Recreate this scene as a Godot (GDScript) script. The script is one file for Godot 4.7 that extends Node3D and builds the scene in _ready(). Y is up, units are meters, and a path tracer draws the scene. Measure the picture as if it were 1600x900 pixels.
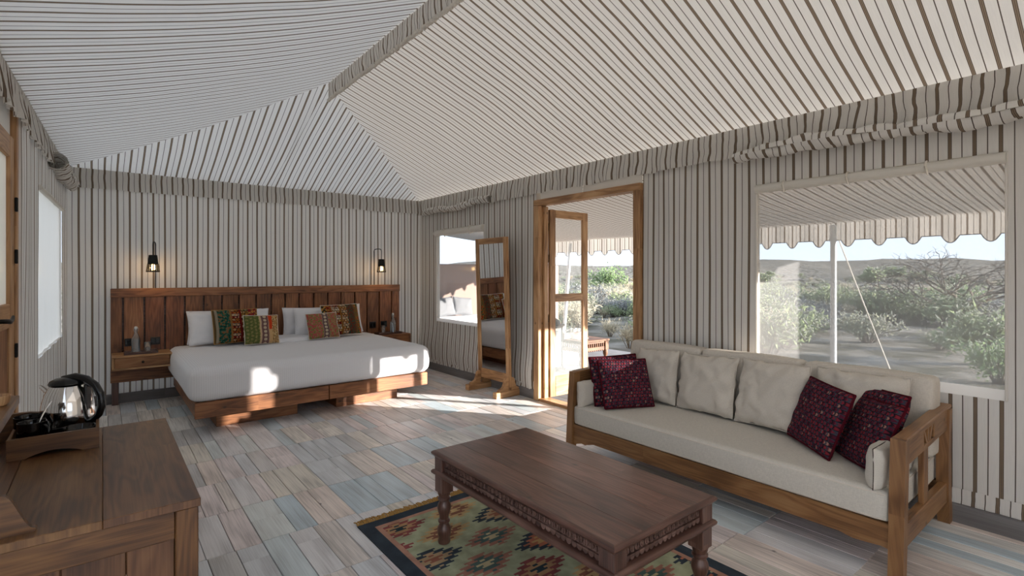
extends Node3D
# A striped canvas safari tent seen from beside its writing desk. The camera stands at (0, 1.45, 0); x runs along the bed wall, z along the wall with the door.

const EYE := 1.45
const WALL_LEFT := -0.303
const SKEW := 0.033  # the desk wall opens outwards a little towards the near end
const WALL_RIGHT := 3.926
const WALL_BACK := -7.23
const WALL_FRONT := 2.2
const EAVE := 2.575
const RIDGE := 3.40
const RIDGE_X := 1.81
const APEX_BACK := -5.29
const APEX_FRONT := 0.3
const PERIOD := 0.11

var M := {}
var used := {}
var rng := RandomNumberGenerator.new()
var wave := FastNoiseLite.new()
var fine := FastNoiseLite.new()

# ---------------------------------------------------------------- names and metas
func numbered(called: String) -> String:
	if not used.has(called):
		used[called] = 0
		return called
	used[called] += 1
	return "%s_%03d" % [called, used[called]]

func tag(o: Node, label := "", category := "", group := "", kind := "") -> Node:
	if label: o.set_meta("label", label)
	if category: o.set_meta("category", category)
	if group: o.set_meta("group", group)
	if kind: o.set_meta("kind", kind)
	return o

func thing(called: String, label: String, category: String, at := Vector3.ZERO, turn := 0.0, group := "") -> Node3D:
	var o := Node3D.new()
	o.name = numbered(called)
	add_child(o)
	o.position = at
	o.rotation.y = turn
	tag(o, label, category, group)
	return o

func struct(called: String, label: String, category: String) -> Node3D:
	var o := thing(called, label, category)
	o.set_meta("kind", "structure")
	return o

func obj(called: String, st: SurfaceTool, m: Material, parent: Node = null) -> MeshInstance3D:
	var o := MeshInstance3D.new()
	st.generate_normals()
	st.index()
	o.mesh = st.commit()
	o.material_override = m
	if parent == null:
		o.name = numbered(called)
		add_child(o)
	else:
		o.name = part_name(called, parent)
		parent.add_child(o, true)
	return o

func part_name(called: String, parent: Node) -> String:
	if not parent.has_node(called): return called
	var k: int = parent.get_meta("n_" + called, 0) + 1
	parent.set_meta("n_" + called, k)
	return "%s_%03d" % [called, k]

func share(called: String, mesh: Mesh, m: Material, parent: Node, xf := Transform3D.IDENTITY) -> MeshInstance3D:
	var o := MeshInstance3D.new()
	o.mesh = mesh
	o.material_override = m
	o.transform = xf
	o.name = part_name(called, parent)
	parent.add_child(o, true)
	return o

func copy(t: Node3D, at: Vector3, turn: float, label := "") -> Node3D:
	var c: Node3D = t.duplicate()
	c.name = numbered(str(t.name).rstrip("0123456789").rstrip("_"))
	add_child(c)
	c.position = at
	c.rotation.y = turn
	if label: c.set_meta("label", label)
	return c

func meshed(st: SurfaceTool) -> ArrayMesh:
	st.generate_normals()
	st.index()
	return st.commit()

# ---------------------------------------------------------------- shapes
func mb() -> SurfaceTool:
	var st := SurfaceTool.new()
	st.begin(Mesh.PRIMITIVE_TRIANGLES)
	return st

func vert(st: SurfaceTool, p: Vector3, uv: Vector2) -> void:
	st.set_uv(uv)
	st.add_vertex(p)

# a, b, c counter-clockwise seen from outside
func tri(st: SurfaceTool, a: Vector3, b: Vector3, c: Vector3, ua := Vector2.ZERO, ub := Vector2.ZERO, uc := Vector2.ZERO) -> void:
	vert(st, a, ua)
	vert(st, c, uc)
	vert(st, b, ub)

func quad(st: SurfaceTool, a: Vector3, b: Vector3, c: Vector3, d: Vector3, ua := Vector2(0, 0), ub := Vector2(1, 0), uc := Vector2(1, 1), ud := Vector2(0, 1)) -> void:
	tri(st, a, b, c, ua, ub, uc)
	tri(st, a, c, d, ua, uc, ud)

func grain_uv(p: Vector3, n: Vector3, g: int, o: Vector2) -> Vector2:
	var a := n.abs()
	var across: float
	var along: float
	if a[g] > 0.8:
		across = p[(g + 1) % 3]
		along = p[(g + 2) % 3]
	else:
		along = p[g]
		var h := (g + 1) % 3
		var k := (g + 2) % 3
		across = p[k] if a[h] > a[k] else p[h]
	return Vector2(across / 0.5, along / 2.0) + o

# a chamfered box; the grain runs along axis g
func bx(st: SurfaceTool, c: Vector3, s: Vector3, bev := 0.004, g := -1, xf := Transform3D.IDENTITY) -> void:
	st.set_smooth_group(-1)
	if g < 0: g = s.max_axis_index()
	var h := s / 2.0
	bev = minf(bev, minf(h.x, minf(h.y, h.z)) * 0.6)
	var o := Vector2(rng.randf(), rng.randf())
	var face := func(pts: Array) -> void:
		var n: Vector3 = (pts[1] - pts[0]).cross(pts[2] - pts[0]).normalized()
		for k in range(1, pts.size() - 1):
			tri(st, xf * (c + pts[0]), xf * (c + pts[k]), xf * (c + pts[k + 1]), grain_uv(pts[0], n, g, o), grain_uv(pts[k], n, g, o), grain_uv(pts[k + 1], n, g, o))
	for ax in 3:
		var u := (ax + 1) % 3
		var v := (ax + 2) % 3
		for sg in [-1.0, 1.0]:
			var pts := []
			for q in [[-1, -1], [1, -1], [1, 1], [-1, 1]]:
				var p := Vector3.ZERO
				p[ax] = sg * h[ax]
				p[u] = q[0] * (h[u] - bev)
				p[v] = q[1] * (h[v] - bev)
				pts.append(p)
			if sg < 0: pts.reverse()
			face.call(pts)
		# the four edges along ax
		for q in [[-1, -1], [1, -1], [1, 1], [-1, 1]]:
			var a := Vector3.ZERO
			var b := Vector3.ZERO
			a[u] = q[0] * h[u]
			a[v] = q[1] * (h[v] - bev)
			b[u] = q[0] * (h[u] - bev)
			b[v] = q[1] * h[v]
			var l := h[ax] - bev
			var e := Vector3.ZERO
			e[ax] = l
			var pts := [a - e, a + e, b + e, b - e]
			if q[0] * q[1] > 0: pts.reverse()
			face.call(pts)
	for sx in [-1.0, 1.0]:
		for sy in [-1.0, 1.0]:
			for sz in [-1.0, 1.0]:
				var a := Vector3(sx * h.x, sy * (h.y - bev), sz * (h.z - bev))
				var b := Vector3(sx * (h.x - bev), sy * h.y, sz * (h.z - bev))
				var d := Vector3(sx * (h.x - bev), sy * (h.y - bev), sz * h.z)
				face.call([a, b, d] if sx * sy * sz > 0 else [a, d, b])

# bar of rectangular section from p to q
func bar(st: SurfaceTool, p: Vector3, q: Vector3, w: float, t: float, up := Vector3.UP, bev := 0.003) -> void:
	var d := (q - p).normalized()
	var x := up.cross(d).normalized()
	var y := d.cross(x)
	bx(st, Vector3.ZERO, Vector3(w, t, p.distance_to(q)), bev, 2, Transform3D(Basis(x, y, d), (p + q) / 2.0))

# polygon in the xy plane, extruded to +-depth/2 along z, chamfered by shrinking its faces
func prism(st: SurfaceTool, poly: PackedVector2Array, depth: float, xf := Transform3D.IDENTITY, along_x := true, smooth := false) -> void:
	if Geometry2D.is_polygon_clockwise(poly): poly.reverse()
	var area := 0.0
	for i in poly.size():
		area += poly[i].cross(poly[(i + 1) % poly.size()])
	if area < 0: poly.reverse()
	var o := Vector2(rng.randf(), rng.randf())
	var uv := func(p: Vector2) -> Vector2: return (Vector2(p.y / 0.5, p.x / 2.0) if along_x else Vector2(p.x / 0.5, p.y / 2.0)) + o
	var idx := Geometry2D.triangulate_polygon(poly)
	st.set_smooth_group(-1)
	for k in range(0, idx.size(), 3):
		var a := poly[idx[k]]
		var b := poly[idx[k + 1]]
		var c := poly[idx[k + 2]]
		if (b - a).cross(c - a) < 0:
			var t := b
			b = c
			c = t
		var z := depth / 2.0
		tri(st, xf * Vector3(a.x, a.y, z), xf * Vector3(b.x, b.y, z), xf * Vector3(c.x, c.y, z), uv.call(a), uv.call(b), uv.call(c))
		tri(st, xf * Vector3(a.x, a.y, -z), xf * Vector3(c.x, c.y, -z), xf * Vector3(b.x, b.y, -z), uv.call(a), uv.call(c), uv.call(b))
	st.set_smooth_group(2 if smooth else -1)
	for i in poly.size():
		var a := poly[i]
		var b := poly[(i + 1) % poly.size()]
		var z := depth / 2.0
		quad(st, xf * Vector3(a.x, a.y, -z), xf * Vector3(b.x, b.y, -z), xf * Vector3(b.x, b.y, z), xf * Vector3(a.x, a.y, z), uv.call(a), uv.call(b), uv.call(b) + Vector2(depth, 0), uv.call(a) + Vector2(depth, 0))

# profile of (radius, height), bottom to top, turned about y
func lathe(st: SurfaceTool, prof: Array, n := 24, xf := Transform3D.IDENTITY) -> void:
	var group := 10
	for k in prof.size() - 1:
		var a: Vector2 = prof[k]
		var b: Vector2 = prof[k + 1]
		if k > 0 and absf((a - prof[k - 1]).angle_to(b - a)) > 0.7: group += 1
		st.set_smooth_group(group)
		for i in n:
			var s := TAU * i / n
			var t := TAU * (i + 1) / n
			var p := func(q: Vector2, w: float) -> Vector3: return xf * Vector3(q.x * cos(w), q.y, -q.x * sin(w))
			var u0 := float(i) / n
			var u1 := float(i + 1) / n
			if a.x > 1e-5: tri(st, p.call(a, s), p.call(a, t), p.call(b, t), Vector2(u0, a.y / 2), Vector2(u1, a.y / 2), Vector2(u1, b.y / 2))
			if b.x > 1e-5: tri(st, p.call(a, s), p.call(b, t), p.call(b, s), Vector2(u0, a.y / 2), Vector2(u1, b.y / 2), Vector2(u0, b.y / 2))

func tube(st: SurfaceTool, pts: Array, r, n := 8, caps := true) -> void:
	st.set_smooth_group(3)
	var side := Vector3.ZERO
	var rings := []
	var length := 0.0
	for k in pts.size():
		var d: Vector3 = (pts[mini(k + 1, pts.size() - 1)] - pts[maxi(k - 1, 0)]).normalized()
		if side == Vector3.ZERO: side = d.cross(Vector3.UP if absf(d.y) < 0.9 else Vector3.RIGHT).normalized()
		side = (side - d * side.dot(d)).normalized()
		var other := d.cross(side)
		var rad: float = r[k] if r is Array else r
		var ring := []
		for i in n:
			var w := TAU * i / n
			ring.append(pts[k] + (side * cos(w) + other * sin(w)) * rad)
		if k > 0: length += pts[k].distance_to(pts[k - 1])
		rings.append([ring, length])
	for k in rings.size() - 1:
		var a: Array = rings[k][0]
		var b: Array = rings[k + 1][0]
		for i in n:
			var j := (i + 1) % n
			quad(st, a[i], a[j], b[j], b[i], Vector2(float(i) / n, rings[k][1] / 2), Vector2(float(i + 1) / n, rings[k][1] / 2), Vector2(float(i + 1) / n, rings[k + 1][1] / 2), Vector2(float(i) / n, rings[k + 1][1] / 2))
	if caps:
		st.set_smooth_group(-1)
		for e in [0, rings.size() - 1]:
			var a: Array = rings[e][0]
			for i in range(1, n - 1):
				if e == 0: tri(st, a[0], a[i + 1], a[i])
				else: tri(st, a[0], a[i], a[i + 1])

# grid of points fn(i, j) -> [Vector3, Vector2]; faces towards du x dv
func sheet(st: SurfaceTool, nu: int, nv: int, fn: Callable, group := 4) -> void:
	st.set_smooth_group(group)
	var grid := []
	for i in nu + 1:
		var row := []
		for j in nv + 1:
			row.append(fn.call(float(i) / nu, float(j) / nv))
		grid.append(row)
	for i in nu:
		for j in nv:
			var a: Array = grid[i][j]
			var b: Array = grid[i + 1][j]
			var c: Array = grid[i + 1][j + 1]
			var d: Array = grid[i][j + 1]
			quad(st, a[0], b[0], c[0], d[0], a[1], b[1], c[1], d[1])

# box with round edges of radius r, each face an n x n grid; bulge swells the middle of the top and bottom
func rbox(st: SurfaceTool, c: Vector3, s: Vector3, r: float, n := 10, bulge := Vector3.ZERO, rough := 0.0, xf := Transform3D.IDENTITY) -> void:
	st.set_smooth_group(5)
	var h := s / 2.0
	var core := h - Vector3.ONE * r
	for ax in 3:
		var u := (ax + 1) % 3
		var v := (ax + 2) % 3
		for sg in [-1.0, 1.0]:
			var fn := func(i: float, j: float) -> Array:
				var p := Vector3.ZERO
				var e := func(t: float, half: float) -> float:
					# samples dense near the edges
					var q := t * 2.0 - 1.0
					return clampf(q * 1.18 if absf(q) < 0.7 else signf(q) * lerpf(0.826, 1.0, (absf(q) - 0.7) / 0.3), -1, 1) * half
				p[ax] = sg * h[ax]
				p[u] = e.call(i if sg > 0 else 1.0 - i, h[u])
				p[v] = e.call(j, h[v])
				var q := p.clamp(-core, core)
				var d := (p - q).normalized()
				var out := q + d * r
				var t := Vector3(1 - pow(absf(p.x / h.x), 2.0), 1 - pow(absf(p.y / h.y), 2.0), 1 - pow(absf(p.z / h.z), 2.0))
				out.y += d.y * bulge.y * t.x * t.z
				out.x += d.x * bulge.x * t.y
				out.z += d.z * bulge.z * t.y
				if rough > 0: out += d * rough * wave.get_noise_3dv((c + out) * 60.0)
				var uv := Vector2(out[u], out[v])
				if ax == 0: uv = Vector2(out.z, out.y)
				if ax == 1: uv = Vector2(out.x, out.z)
				return [xf * (c + out), uv]
			sheet(st, n, n, fn, 5)

# stuffed square cushion in the xy plane: front and back meet in a seam
func pillow(st: SurfaceTool, w: float, h: float, t: float, sd: int, pinch := 0.07, rough := 0.012, n := 22, plump := 0.42) -> void:
	var nz := FastNoiseLite.new()
	nz.seed = sd
	nz.frequency = 3.2
	nz.fractal_octaves = 2
	for side in [1.0, -1.0]:
		var fn := func(i: float, j: float) -> Array:
			var u := i * 2.0 - 1.0
			var v := j * 2.0 - 1.0
			if side < 0: u = -u
			u = sin(u * PI / 2.0) * 0.55 + u * 0.45
			v = sin(v * PI / 2.0) * 0.55 + v * 0.45
			var ex := maxf(0.0, 1 - pow(absf(u), 2.6))
			var ey := maxf(0.0, 1 - pow(absf(v), 2.6))
			var full := pow(ex * ey, plump)
			var x := w / 2 * u * (1 - pinch * (1 - v * v))
			var y := h / 2 * v * (1 - pinch * (1 - u * u))
			var k := nz.get_noise_3d(x * 2.2, y * 2.2, side * 3.0)
			# creases that run in from the corners
			var crease := sin((absf(u) - absf(v)) * 9.0 + sd) * pow(maxf(absf(u), absf(v)), 4.0)
			var z: float = side * (t / 2 * full + (rough * k + rough * 0.35 * crease) * minf(1.0, full * 3.0))
			return [Vector3(x + nz.get_noise_2d(y * 3, 7) * rough * 0.6, y + nz.get_noise_2d(x * 3, 40) * rough * 0.6, z), Vector2((u + 1) / 2, (1 - v) / 2)]
		sheet(st, n, n, fn, 6 if side > 0 else 7)

func seam(w: float, h: float, pinch: float, off := 0.0) -> Array:
	var pts := []
	for e in 4:
		for k in 13:
			var s := k / 12.0 * 2.0 - 1.0
			var u: float
			var v: float
			if e == 0: u = s; v = -1
			elif e == 1: u = 1; v = s
			elif e == 2: u = -s; v = 1
			else: u = -1; v = -s
			pts.append(Vector3(w / 2 * u * (1 - pinch * (1 - v * v)), h / 2 * v * (1 - pinch * (1 - u * u)), off))
	return pts

func leg_sum(a: Vector3, b: Vector3, k: float) -> Vector3: return a.lerp(b, k)

# ---------------------------------------------------------------- materials
func mat(c: Color, rough := 0.8, metal := 0.0, called := "") -> StandardMaterial3D:
	var m := StandardMaterial3D.new()
	m.albedo_color = c
	m.roughness = rough
	m.metallic = metal
	m.resource_name = called
	return m

func noise(freq: float, sd: int, oct := 3) -> FastNoiseLite:
	var f := FastNoiseLite.new()
	f.seed = sd
	f.frequency = freq
	f.fractal_octaves = oct
	return f

func image_tex(w: int, h: int, fn: Callable) -> ImageTexture:
	var d := PackedByteArray()
	d.resize(w * h * 3)
	var at := 0
	for y in h:
		for x in w:
			var c: Color = fn.call(x, y)
			d[at] = clampi(int(c.r * 255.0), 0, 255)
			d[at + 1] = clampi(int(c.g * 255.0), 0, 255)
			d[at + 2] = clampi(int(c.b * 255.0), 0, 255)
			at += 3
	return ImageTexture.create_from_image(Image.create_from_data(w, h, false, Image.FORMAT_RGB8, d))

# half a metre across, two metres along: long fibres, flowing figure, pores and a few knots
func wood_tex(sd: int, dark: Color, mid: Color, light: Color, figure := 1.0, streak := 1.0, knots := 2, w := 224, h := 640) -> ImageTexture:
	var big := noise(1.0, sd, 2)
	var fibre := noise(1.0, sd + 7, 2)
	var tone := noise(1.0, sd + 13, 2)
	var r := RandomNumberGenerator.new()
	r.seed = sd
	var kn := []
	for k in knots: kn.append(Vector3(r.randf_range(0.1, 0.9), r.randf_range(0.05, 0.95), r.randf_range(0.010, 0.022)))
	return image_tex(w, h, func(x: int, y: int) -> Color:
		var u := float(x) / w
		var v := float(y) / h
		var px := u
		var hole := 0.0
		for k: Vector3 in kn:
			var dx := (u - k.x) * 0.5
			var dy := (v - k.y) * 2.0
			var q := exp(-(dx * dx + dy * dy * 0.16) / (k.z * k.z * 5.0))
			px += q * 0.06 * signf(dx) * figure
			hole = maxf(hole, exp(-(dx * dx + dy * dy * 0.5) / (k.z * k.z * 0.35)))
		var flow := big.get_noise_2d(px * 3.0, v * 1.7) + 0.4 * big.get_noise_2d(px * 7.0 + 30, v * 5.0)
		var ring := 0.5 + 0.5 * sin((px * 9.0 + flow * 3.2 * figure) * TAU * 0.8)
		var f := fibre.get_noise_2d(px * 95.0, v * 6.5) * 0.55 + fibre.get_noise_2d(px * 38.0 + 50, v * 2.2) * 0.45
		var t := clampf(0.5 + (ring - 0.5) * 0.5 * figure + f * 0.75 * streak + tone.get_noise_2d(u * 2.0, v * 3.0) * 0.45, 0, 1)
		var c := dark.lerp(mid, t * 2.0) if t < 0.5 else mid.lerp(light, t * 2.0 - 1.0)
		return c.lerp(dark * 0.45, hole * 0.8))

func wood(called: String, tex: Texture2D, rough: float, tint := Color.WHITE, coat := 0.0) -> StandardMaterial3D:
	var m := mat(tint, rough, 0.0, called)
	m.albedo_texture = tex
	m.heightmap_enabled = false
	if coat > 0:
		m.clearcoat_enabled = true
		m.clearcoat = coat
		m.clearcoat_roughness = 0.3
	return m

func cloth(called: String, c: Color, back := 0.0, tex: Texture2D = null) -> StandardMaterial3D:
	var m := mat(c, 0.95, 0.0, called)
	m.metallic_specular = 0.2
	if tex: m.albedo_texture = tex
	if back > 0:
		m.backlight_enabled = true
		m.backlight = Color(back, back, back).linear_to_srgb()
	return m

func weave_relief(m: StandardMaterial3D, scale: float, depth: float, tex: Texture2D) -> void:
	m.heightmap_enabled = true
	m.heightmap_texture = tex
	m.heightmap_scale = depth

func stripe_tex() -> ImageTexture:
	var n := noise(0.05, 3, 3)
	return image_tex(352, 48, func(x: int, y: int) -> Color:
		var mm := x * 110.0 / 352.0
		var base := Color(0.905, 0.89, 0.865)
		var line := Color(0.31, 0.265, 0.23)
		var mid := Color(0.56, 0.495, 0.425)
		var weave := 1.0 + 0.02 * (((x + y) % 2) * 2 - 1) + 0.02 * n.get_noise_2d(x, y * 3.0)
		var k := 0.0
		var c := base
		var d := absf(mm - 27.5)
		if d < 9.6: c = base.lerp(mid, clampf((9.6 - d) / 0.6, 0, 1))
		if d > 5.6 and d < 9.4: c = c.lerp(line, 0.85 * clampf(minf(d - 5.6, 9.4 - d) / 0.6, 0, 1))
		if d < 1.6: c = c.lerp(line, 0.5)
		d = absf(mm - 82.5)
		if d < 2.8: c = base.lerp(line, 0.9 * clampf((2.8 - d) / 0.7, 0, 1))
		return c * weave)

func rug_tex() -> ImageTexture:
	var dirt := noise(0.02, 5, 3)
	var sage := Color(0.61, 0.62, 0.51)
	var navy := Color(0.22, 0.25, 0.28)
	var rust := Color(0.66, 0.50, 0.43)
	var rings := [
		[navy, Color(0.67, 0.42, 0.33), Color(0.72, 0.59, 0.40)],
		[Color(0.69, 0.58, 0.42), Color(0.50, 0.34, 0.28), Color(0.73, 0.62, 0.45)],
		[Color(0.60, 0.43, 0.37), Color(0.31, 0.385, 0.365), Color(0.72, 0.66, 0.52)],
		[Color(0.50, 0.28, 0.275), Color(0.64, 0.50, 0.37), Color(0.17, 0.22, 0.24)],
		[navy, Color(0.64, 0.54, 0.42), Color(0.55, 0.36, 0.29)]]
	var wide := 1.30
	var long := 2.2
	return image_tex(520, 880, func(px: int, py: int) -> Color:
		var x := px / 520.0 * wide
		var y := py / 880.0 * long
		var e := minf(minf(x, wide - x), minf(y, long - y))
		var c := sage
		if e < 0.075: c = navy
		elif e < 0.105: c = rust
		else:
			var cy := 0.20
			var cx := 0.185
			var row := floori((y - 0.12) / cy)
			var off := cx * 0.5 * float(posmod(row, 2)) * 2.0
			var gx := (x - 0.13 - cx * 0.25 + off) / (cx * 2.0)
			var col := floori(gx)
			var lx := (gx - col - 0.5) * cx * 2.0
			var ly := (y - 0.12) - (row + 0.5) * cy
			# serrated diamond: every weft step shifts sideways, alternate steps put out a finger
			var step := floori(ly / 0.0135)
			var qy := absf((step + 0.5) * 0.0135)
			var finger := 0.026 if posmod(step, 2) == 0 else -0.008
			var d := qy / 0.108 + (absf(lx) - finger) / 0.165
			var kind: Array = rings[posmod(row * 2 + col * 3, 5)]
			if d < 0.24: c = kind[2]
			elif d < 0.60: c = kind[1]
			elif d < 0.97: c = kind[0]
		var shade := 1.0 + 0.16 * dirt.get_noise_2d(px, py) + (0.05 if py % 3 == 0 else 0.0) + 0.03 * ((px + py) % 2)
		return c * shade)

func patch_tex(sd: int, bands: Array) -> ImageTexture:
	# embroidered patchwork: vertical bands of [width, ground, thread colours, style]
	var n := noise(0.042, sd, 2)
	var m := noise(0.13, sd + 5, 1)
	return image_tex(224, 224, func(x: int, y: int) -> Color:
		var u := x / 224.0
		var at := 0.0
		var band: Array = bands[0]
		for b in bands:
			band = b
			if u < at + b[0]: break
			at += b[0]
		var lx: float = (u - at) * 224.0
		var w: float = band[0] * 224.0
		var c: Color = band[1]
		var threads: Array = band[2]
		var s: int = band[3]
		if s == 0: # blotched print
			var k := n.get_noise_2d(x, y)
			c = threads[0] if k > 0.07 else (threads[1] if k < -0.10 else c)
			if m.get_noise_2d(x, y) > 0.28: c = threads[threads.size() - 1]
		elif s == 1: # rows of stitched sprigs
			var cell := 17.0
			var row := floori(y / cell)
			var yy := fmod(y, cell) - cell / 2
			var xx := fmod(lx + (row % 2) * 9.0, 18.0) - 9.0
			var rr := sqrt(xx * xx + yy * yy)
			var ray := cos(atan2(yy, xx) * 5.0 + row)
			if rr < 2.3: c = threads[(row + 1) % threads.size()]
			elif rr < 4.6 + 3.2 * ray: c = threads[(row + int(lx / 18.0)) % threads.size()]
			if absf(m.get_noise_2d(x * 1.5, y * 1.5)) > 0.43: c = threads[(row + 2) % threads.size()]
		elif s == 2: # chain of rings
			var yy := fmod(y, 30.0) - 15.0
			var rr := sqrt(pow(lx - w / 2, 2) + yy * yy)
			if rr < 3.5 or (rr > 6.0 and rr < 10.0): c = threads[0]
			elif rr > 11.5 and fmod(rr, 3.0) < 1.2: c = threads[1]
			if lx < 2.5 or lx > w - 2.5: c = threads[1]
		elif s == 3: # plain braid
			c = threads[0] if fmod(y + lx, 7.0) < 3.0 else c
		elif s == 5: # half sewn over
			c = threads[0] if y < 118 and lx > (y - 20) * 0.05 else c
		elif s == 4: # small flowers on a ground
			var xx := fmod(lx, 26.0) - 13.0
			var yy := fmod(y + 13.0 * float(int(lx / 26.0) % 2), 27.0) - 13.0
			var rr := sqrt(xx * xx + yy * yy)
			if rr < 2.0: c = threads[1]
			elif rr < 6.0 and rr > 4.0: c = threads[0]
			elif n.get_noise_2d(x * 1.3, y * 1.3) > 0.3: c = threads[2]
		return c * (1.0 + 0.10 * m.get_noise_2d(x * 2.0, y * 2.0) + 0.05 * ((x + y) % 2)))

func knit_maps() -> Array:
	var n := noise(0.045, 9, 2)
	var t := noise(0.6, 2, 1)
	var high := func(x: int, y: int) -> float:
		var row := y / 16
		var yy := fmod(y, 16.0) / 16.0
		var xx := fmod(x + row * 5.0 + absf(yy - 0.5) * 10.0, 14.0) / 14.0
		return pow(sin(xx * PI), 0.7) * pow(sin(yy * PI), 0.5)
	var col := image_tex(224, 224, func(x: int, y: int) -> Color:
		var row := y / 16
		var hue := n.get_noise_2d(x * 0.6, row * 40.0) + 0.4 * t.get_noise_2d(x / 14, row * 3)
		var c := Color(0.43, 0.16, 0.21)
		if hue > 0.10: c = Color(0.47, 0.155, 0.19)
		if hue > 0.50: c = Color(0.56, 0.42, 0.38)
		if hue < -0.16: c = Color(0.31, 0.12, 0.18)
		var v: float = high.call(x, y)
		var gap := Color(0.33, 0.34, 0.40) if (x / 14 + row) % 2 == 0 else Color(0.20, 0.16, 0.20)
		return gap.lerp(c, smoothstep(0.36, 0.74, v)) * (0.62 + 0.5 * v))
	var hi := image_tex(224, 224, func(x: int, y: int) -> Color:
		var v: float = high.call(x, y)
		return Color(v, v, v))
	return [col, hi]

func make_materials() -> void:
	wave.seed = 11
	wave.frequency = 0.03
	wave.fractal_octaves = 3
	fine.seed = 5
	fine.frequency = 0.2
	var stripes := stripe_tex()
	M.canvas = cloth("striped_canvas", Color.WHITE, 0.32, stripes)
	M.valance = cloth("valance_canvas", Color.WHITE, 0.7, stripes)
	M.liner = cloth("roof_canvas", Color.WHITE, 0.75, stripes)
	M.awning = cloth("awning_canvas", Color.WHITE, 0.3, stripes)
	M.awning_top = cloth("awning_top", Color(0.80, 0.78, 0.75), 0.3)
	M.skin = cloth("outer_canvas", Color(0.90, 0.87, 0.83), 0.85)
	M.fly = cloth("roof_fly", Color(0.97, 0.92, 0.85), 1.0)
	M.fly_lined = cloth("lined_roof_fly", Color(0.92, 0.91, 0.89), 0.42)
	M.lining = cloth("double_canvas", Color(0.86, 0.83, 0.78))
	M.hem = cloth("white_hem", Color(0.90, 0.88, 0.84), 0.45)
	M.hem_thin = cloth("thin_hem", Color(0.93, 0.92, 0.90), 1.0)
	M.rope = cloth("rope", Color(0.94, 0.91, 0.86), 0.2)
	var net := mat(Color(0.46, 0.48, 0.49, 0.54), 0.9, 0.0, "mosquito_net")
	net.transparency = BaseMaterial3D.TRANSPARENCY_ALPHA
	net.backlight_enabled = true
	net.backlight = Color(0.62, 0.62, 0.62)
	M.net = net
	var film := mat(Color(0.9, 0.95, 1.0, 0.10), 0.06, 0.0, "clear_film")
	film.transparency = BaseMaterial3D.TRANSPARENCY_ALPHA
	M.film = film
	var haze := mat(Color(0.66, 0.76, 0.88, 0.34), 0.10, 0.0, "cloudy_film")
	haze.transparency = BaseMaterial3D.TRANSPARENCY_ALPHA
	M.cloudy = haze
	var glass := mat(Color(0.95, 1.0, 1.0, 0.06), 0.02, 0.0, "pane_glass")
	glass.transparency = BaseMaterial3D.TRANSPARENCY_ALPHA
	M.pane = glass
	M.vinyl = mat(Color(0.95, 0.94, 0.91), 0.28, 0.0, "white_vinyl")
	M.vinyl.backlight_enabled = true
	M.vinyl.backlight = Color(0.98, 0.96, 0.92)
	# woods
	var teak := wood_tex(21, Color(0.34, 0.20, 0.11), Color(0.53, 0.335, 0.195), Color(0.64, 0.435, 0.275), 0.7, 0.55, 3)
	M.teak = wood("red_teak", teak, 0.5, Color.WHITE, 0.15)
	M.teak_plank = []
	for k in 4: M.teak_plank.append(wood("teak_plank", teak, 0.5, [Color(1, 1, 1), Color(0.86, 0.84, 0.80), Color(1.0, 0.95, 0.88), Color(0.93, 0.86, 0.84)][k], 0.15))
	var honey := wood_tex(33, Color(0.50, 0.35, 0.215), Color(0.70, 0.53, 0.36), Color(0.79, 0.635, 0.465), 0.6, 0.55, 2)
	M.honey = wood("honey_wood", honey, 0.5, Color.WHITE, 0.12)
	M.drawer = wood("drawer_wood", honey, 0.5, Color(0.82, 0.74, 0.68))
	M.sofa = wood("sofa_wood", honey, 0.48, Color(0.78, 0.735, 0.67), 0.12)
	var acacia := wood_tex(47, Color(0.34, 0.23, 0.15), Color(0.49, 0.355, 0.24), Color(0.59, 0.45, 0.31), 0.75, 0.6, 2)
	M.desk = wood("acacia", acacia, 0.45, Color.WHITE, 0.15)
	M.desk_rail = wood("acacia_rail", acacia, 0.45, Color(0.83, 0.77, 0.64), 0.15)
	M.desk_plank = []
	for k in 4: M.desk_plank.append(wood("acacia_plank", acacia, 0.42, [Color(0.80, 0.74, 0.71), Color(0.86, 0.82, 0.72), Color(0.78, 0.73, 0.70), Color(0.84, 0.78, 0.72)][k], 0.18))
	var rose := wood_tex(59, Color(0.22, 0.14, 0.115), Color(0.355, 0.24, 0.20), Color(0.46, 0.335, 0.29), 0.6, 0.8, 2)
	M.rose = wood("dark_rosewood", rose, 0.38, Color.WHITE, 0.25)
	M.rose_plank = []
	for k in 3: M.rose_plank.append(wood("rosewood_plank", rose, 0.30, [Color(1.12, 1.10, 1.08), Color(1.02, 1.02, 1.02), Color(1.2, 1.16, 1.14)][k], 0.5))
	M.carve = wood("carved_rosewood", rose, 0.65, Color(1.12, 1.2, 1.24))
	# the floor: grey limed strips with blue, rose and tan casts
	var limed := wood_tex(71, Color(0.78, 0.77, 0.765), Color(0.90, 0.895, 0.89), Color(0.97, 0.965, 0.96), 0.3, 0.75, 1)
	var limed2 := wood_tex(83, Color(0.74, 0.735, 0.73), Color(0.89, 0.885, 0.88), Color(0.97, 0.965, 0.96), 0.45, 0.95, 1)
	M.floor = []
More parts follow.
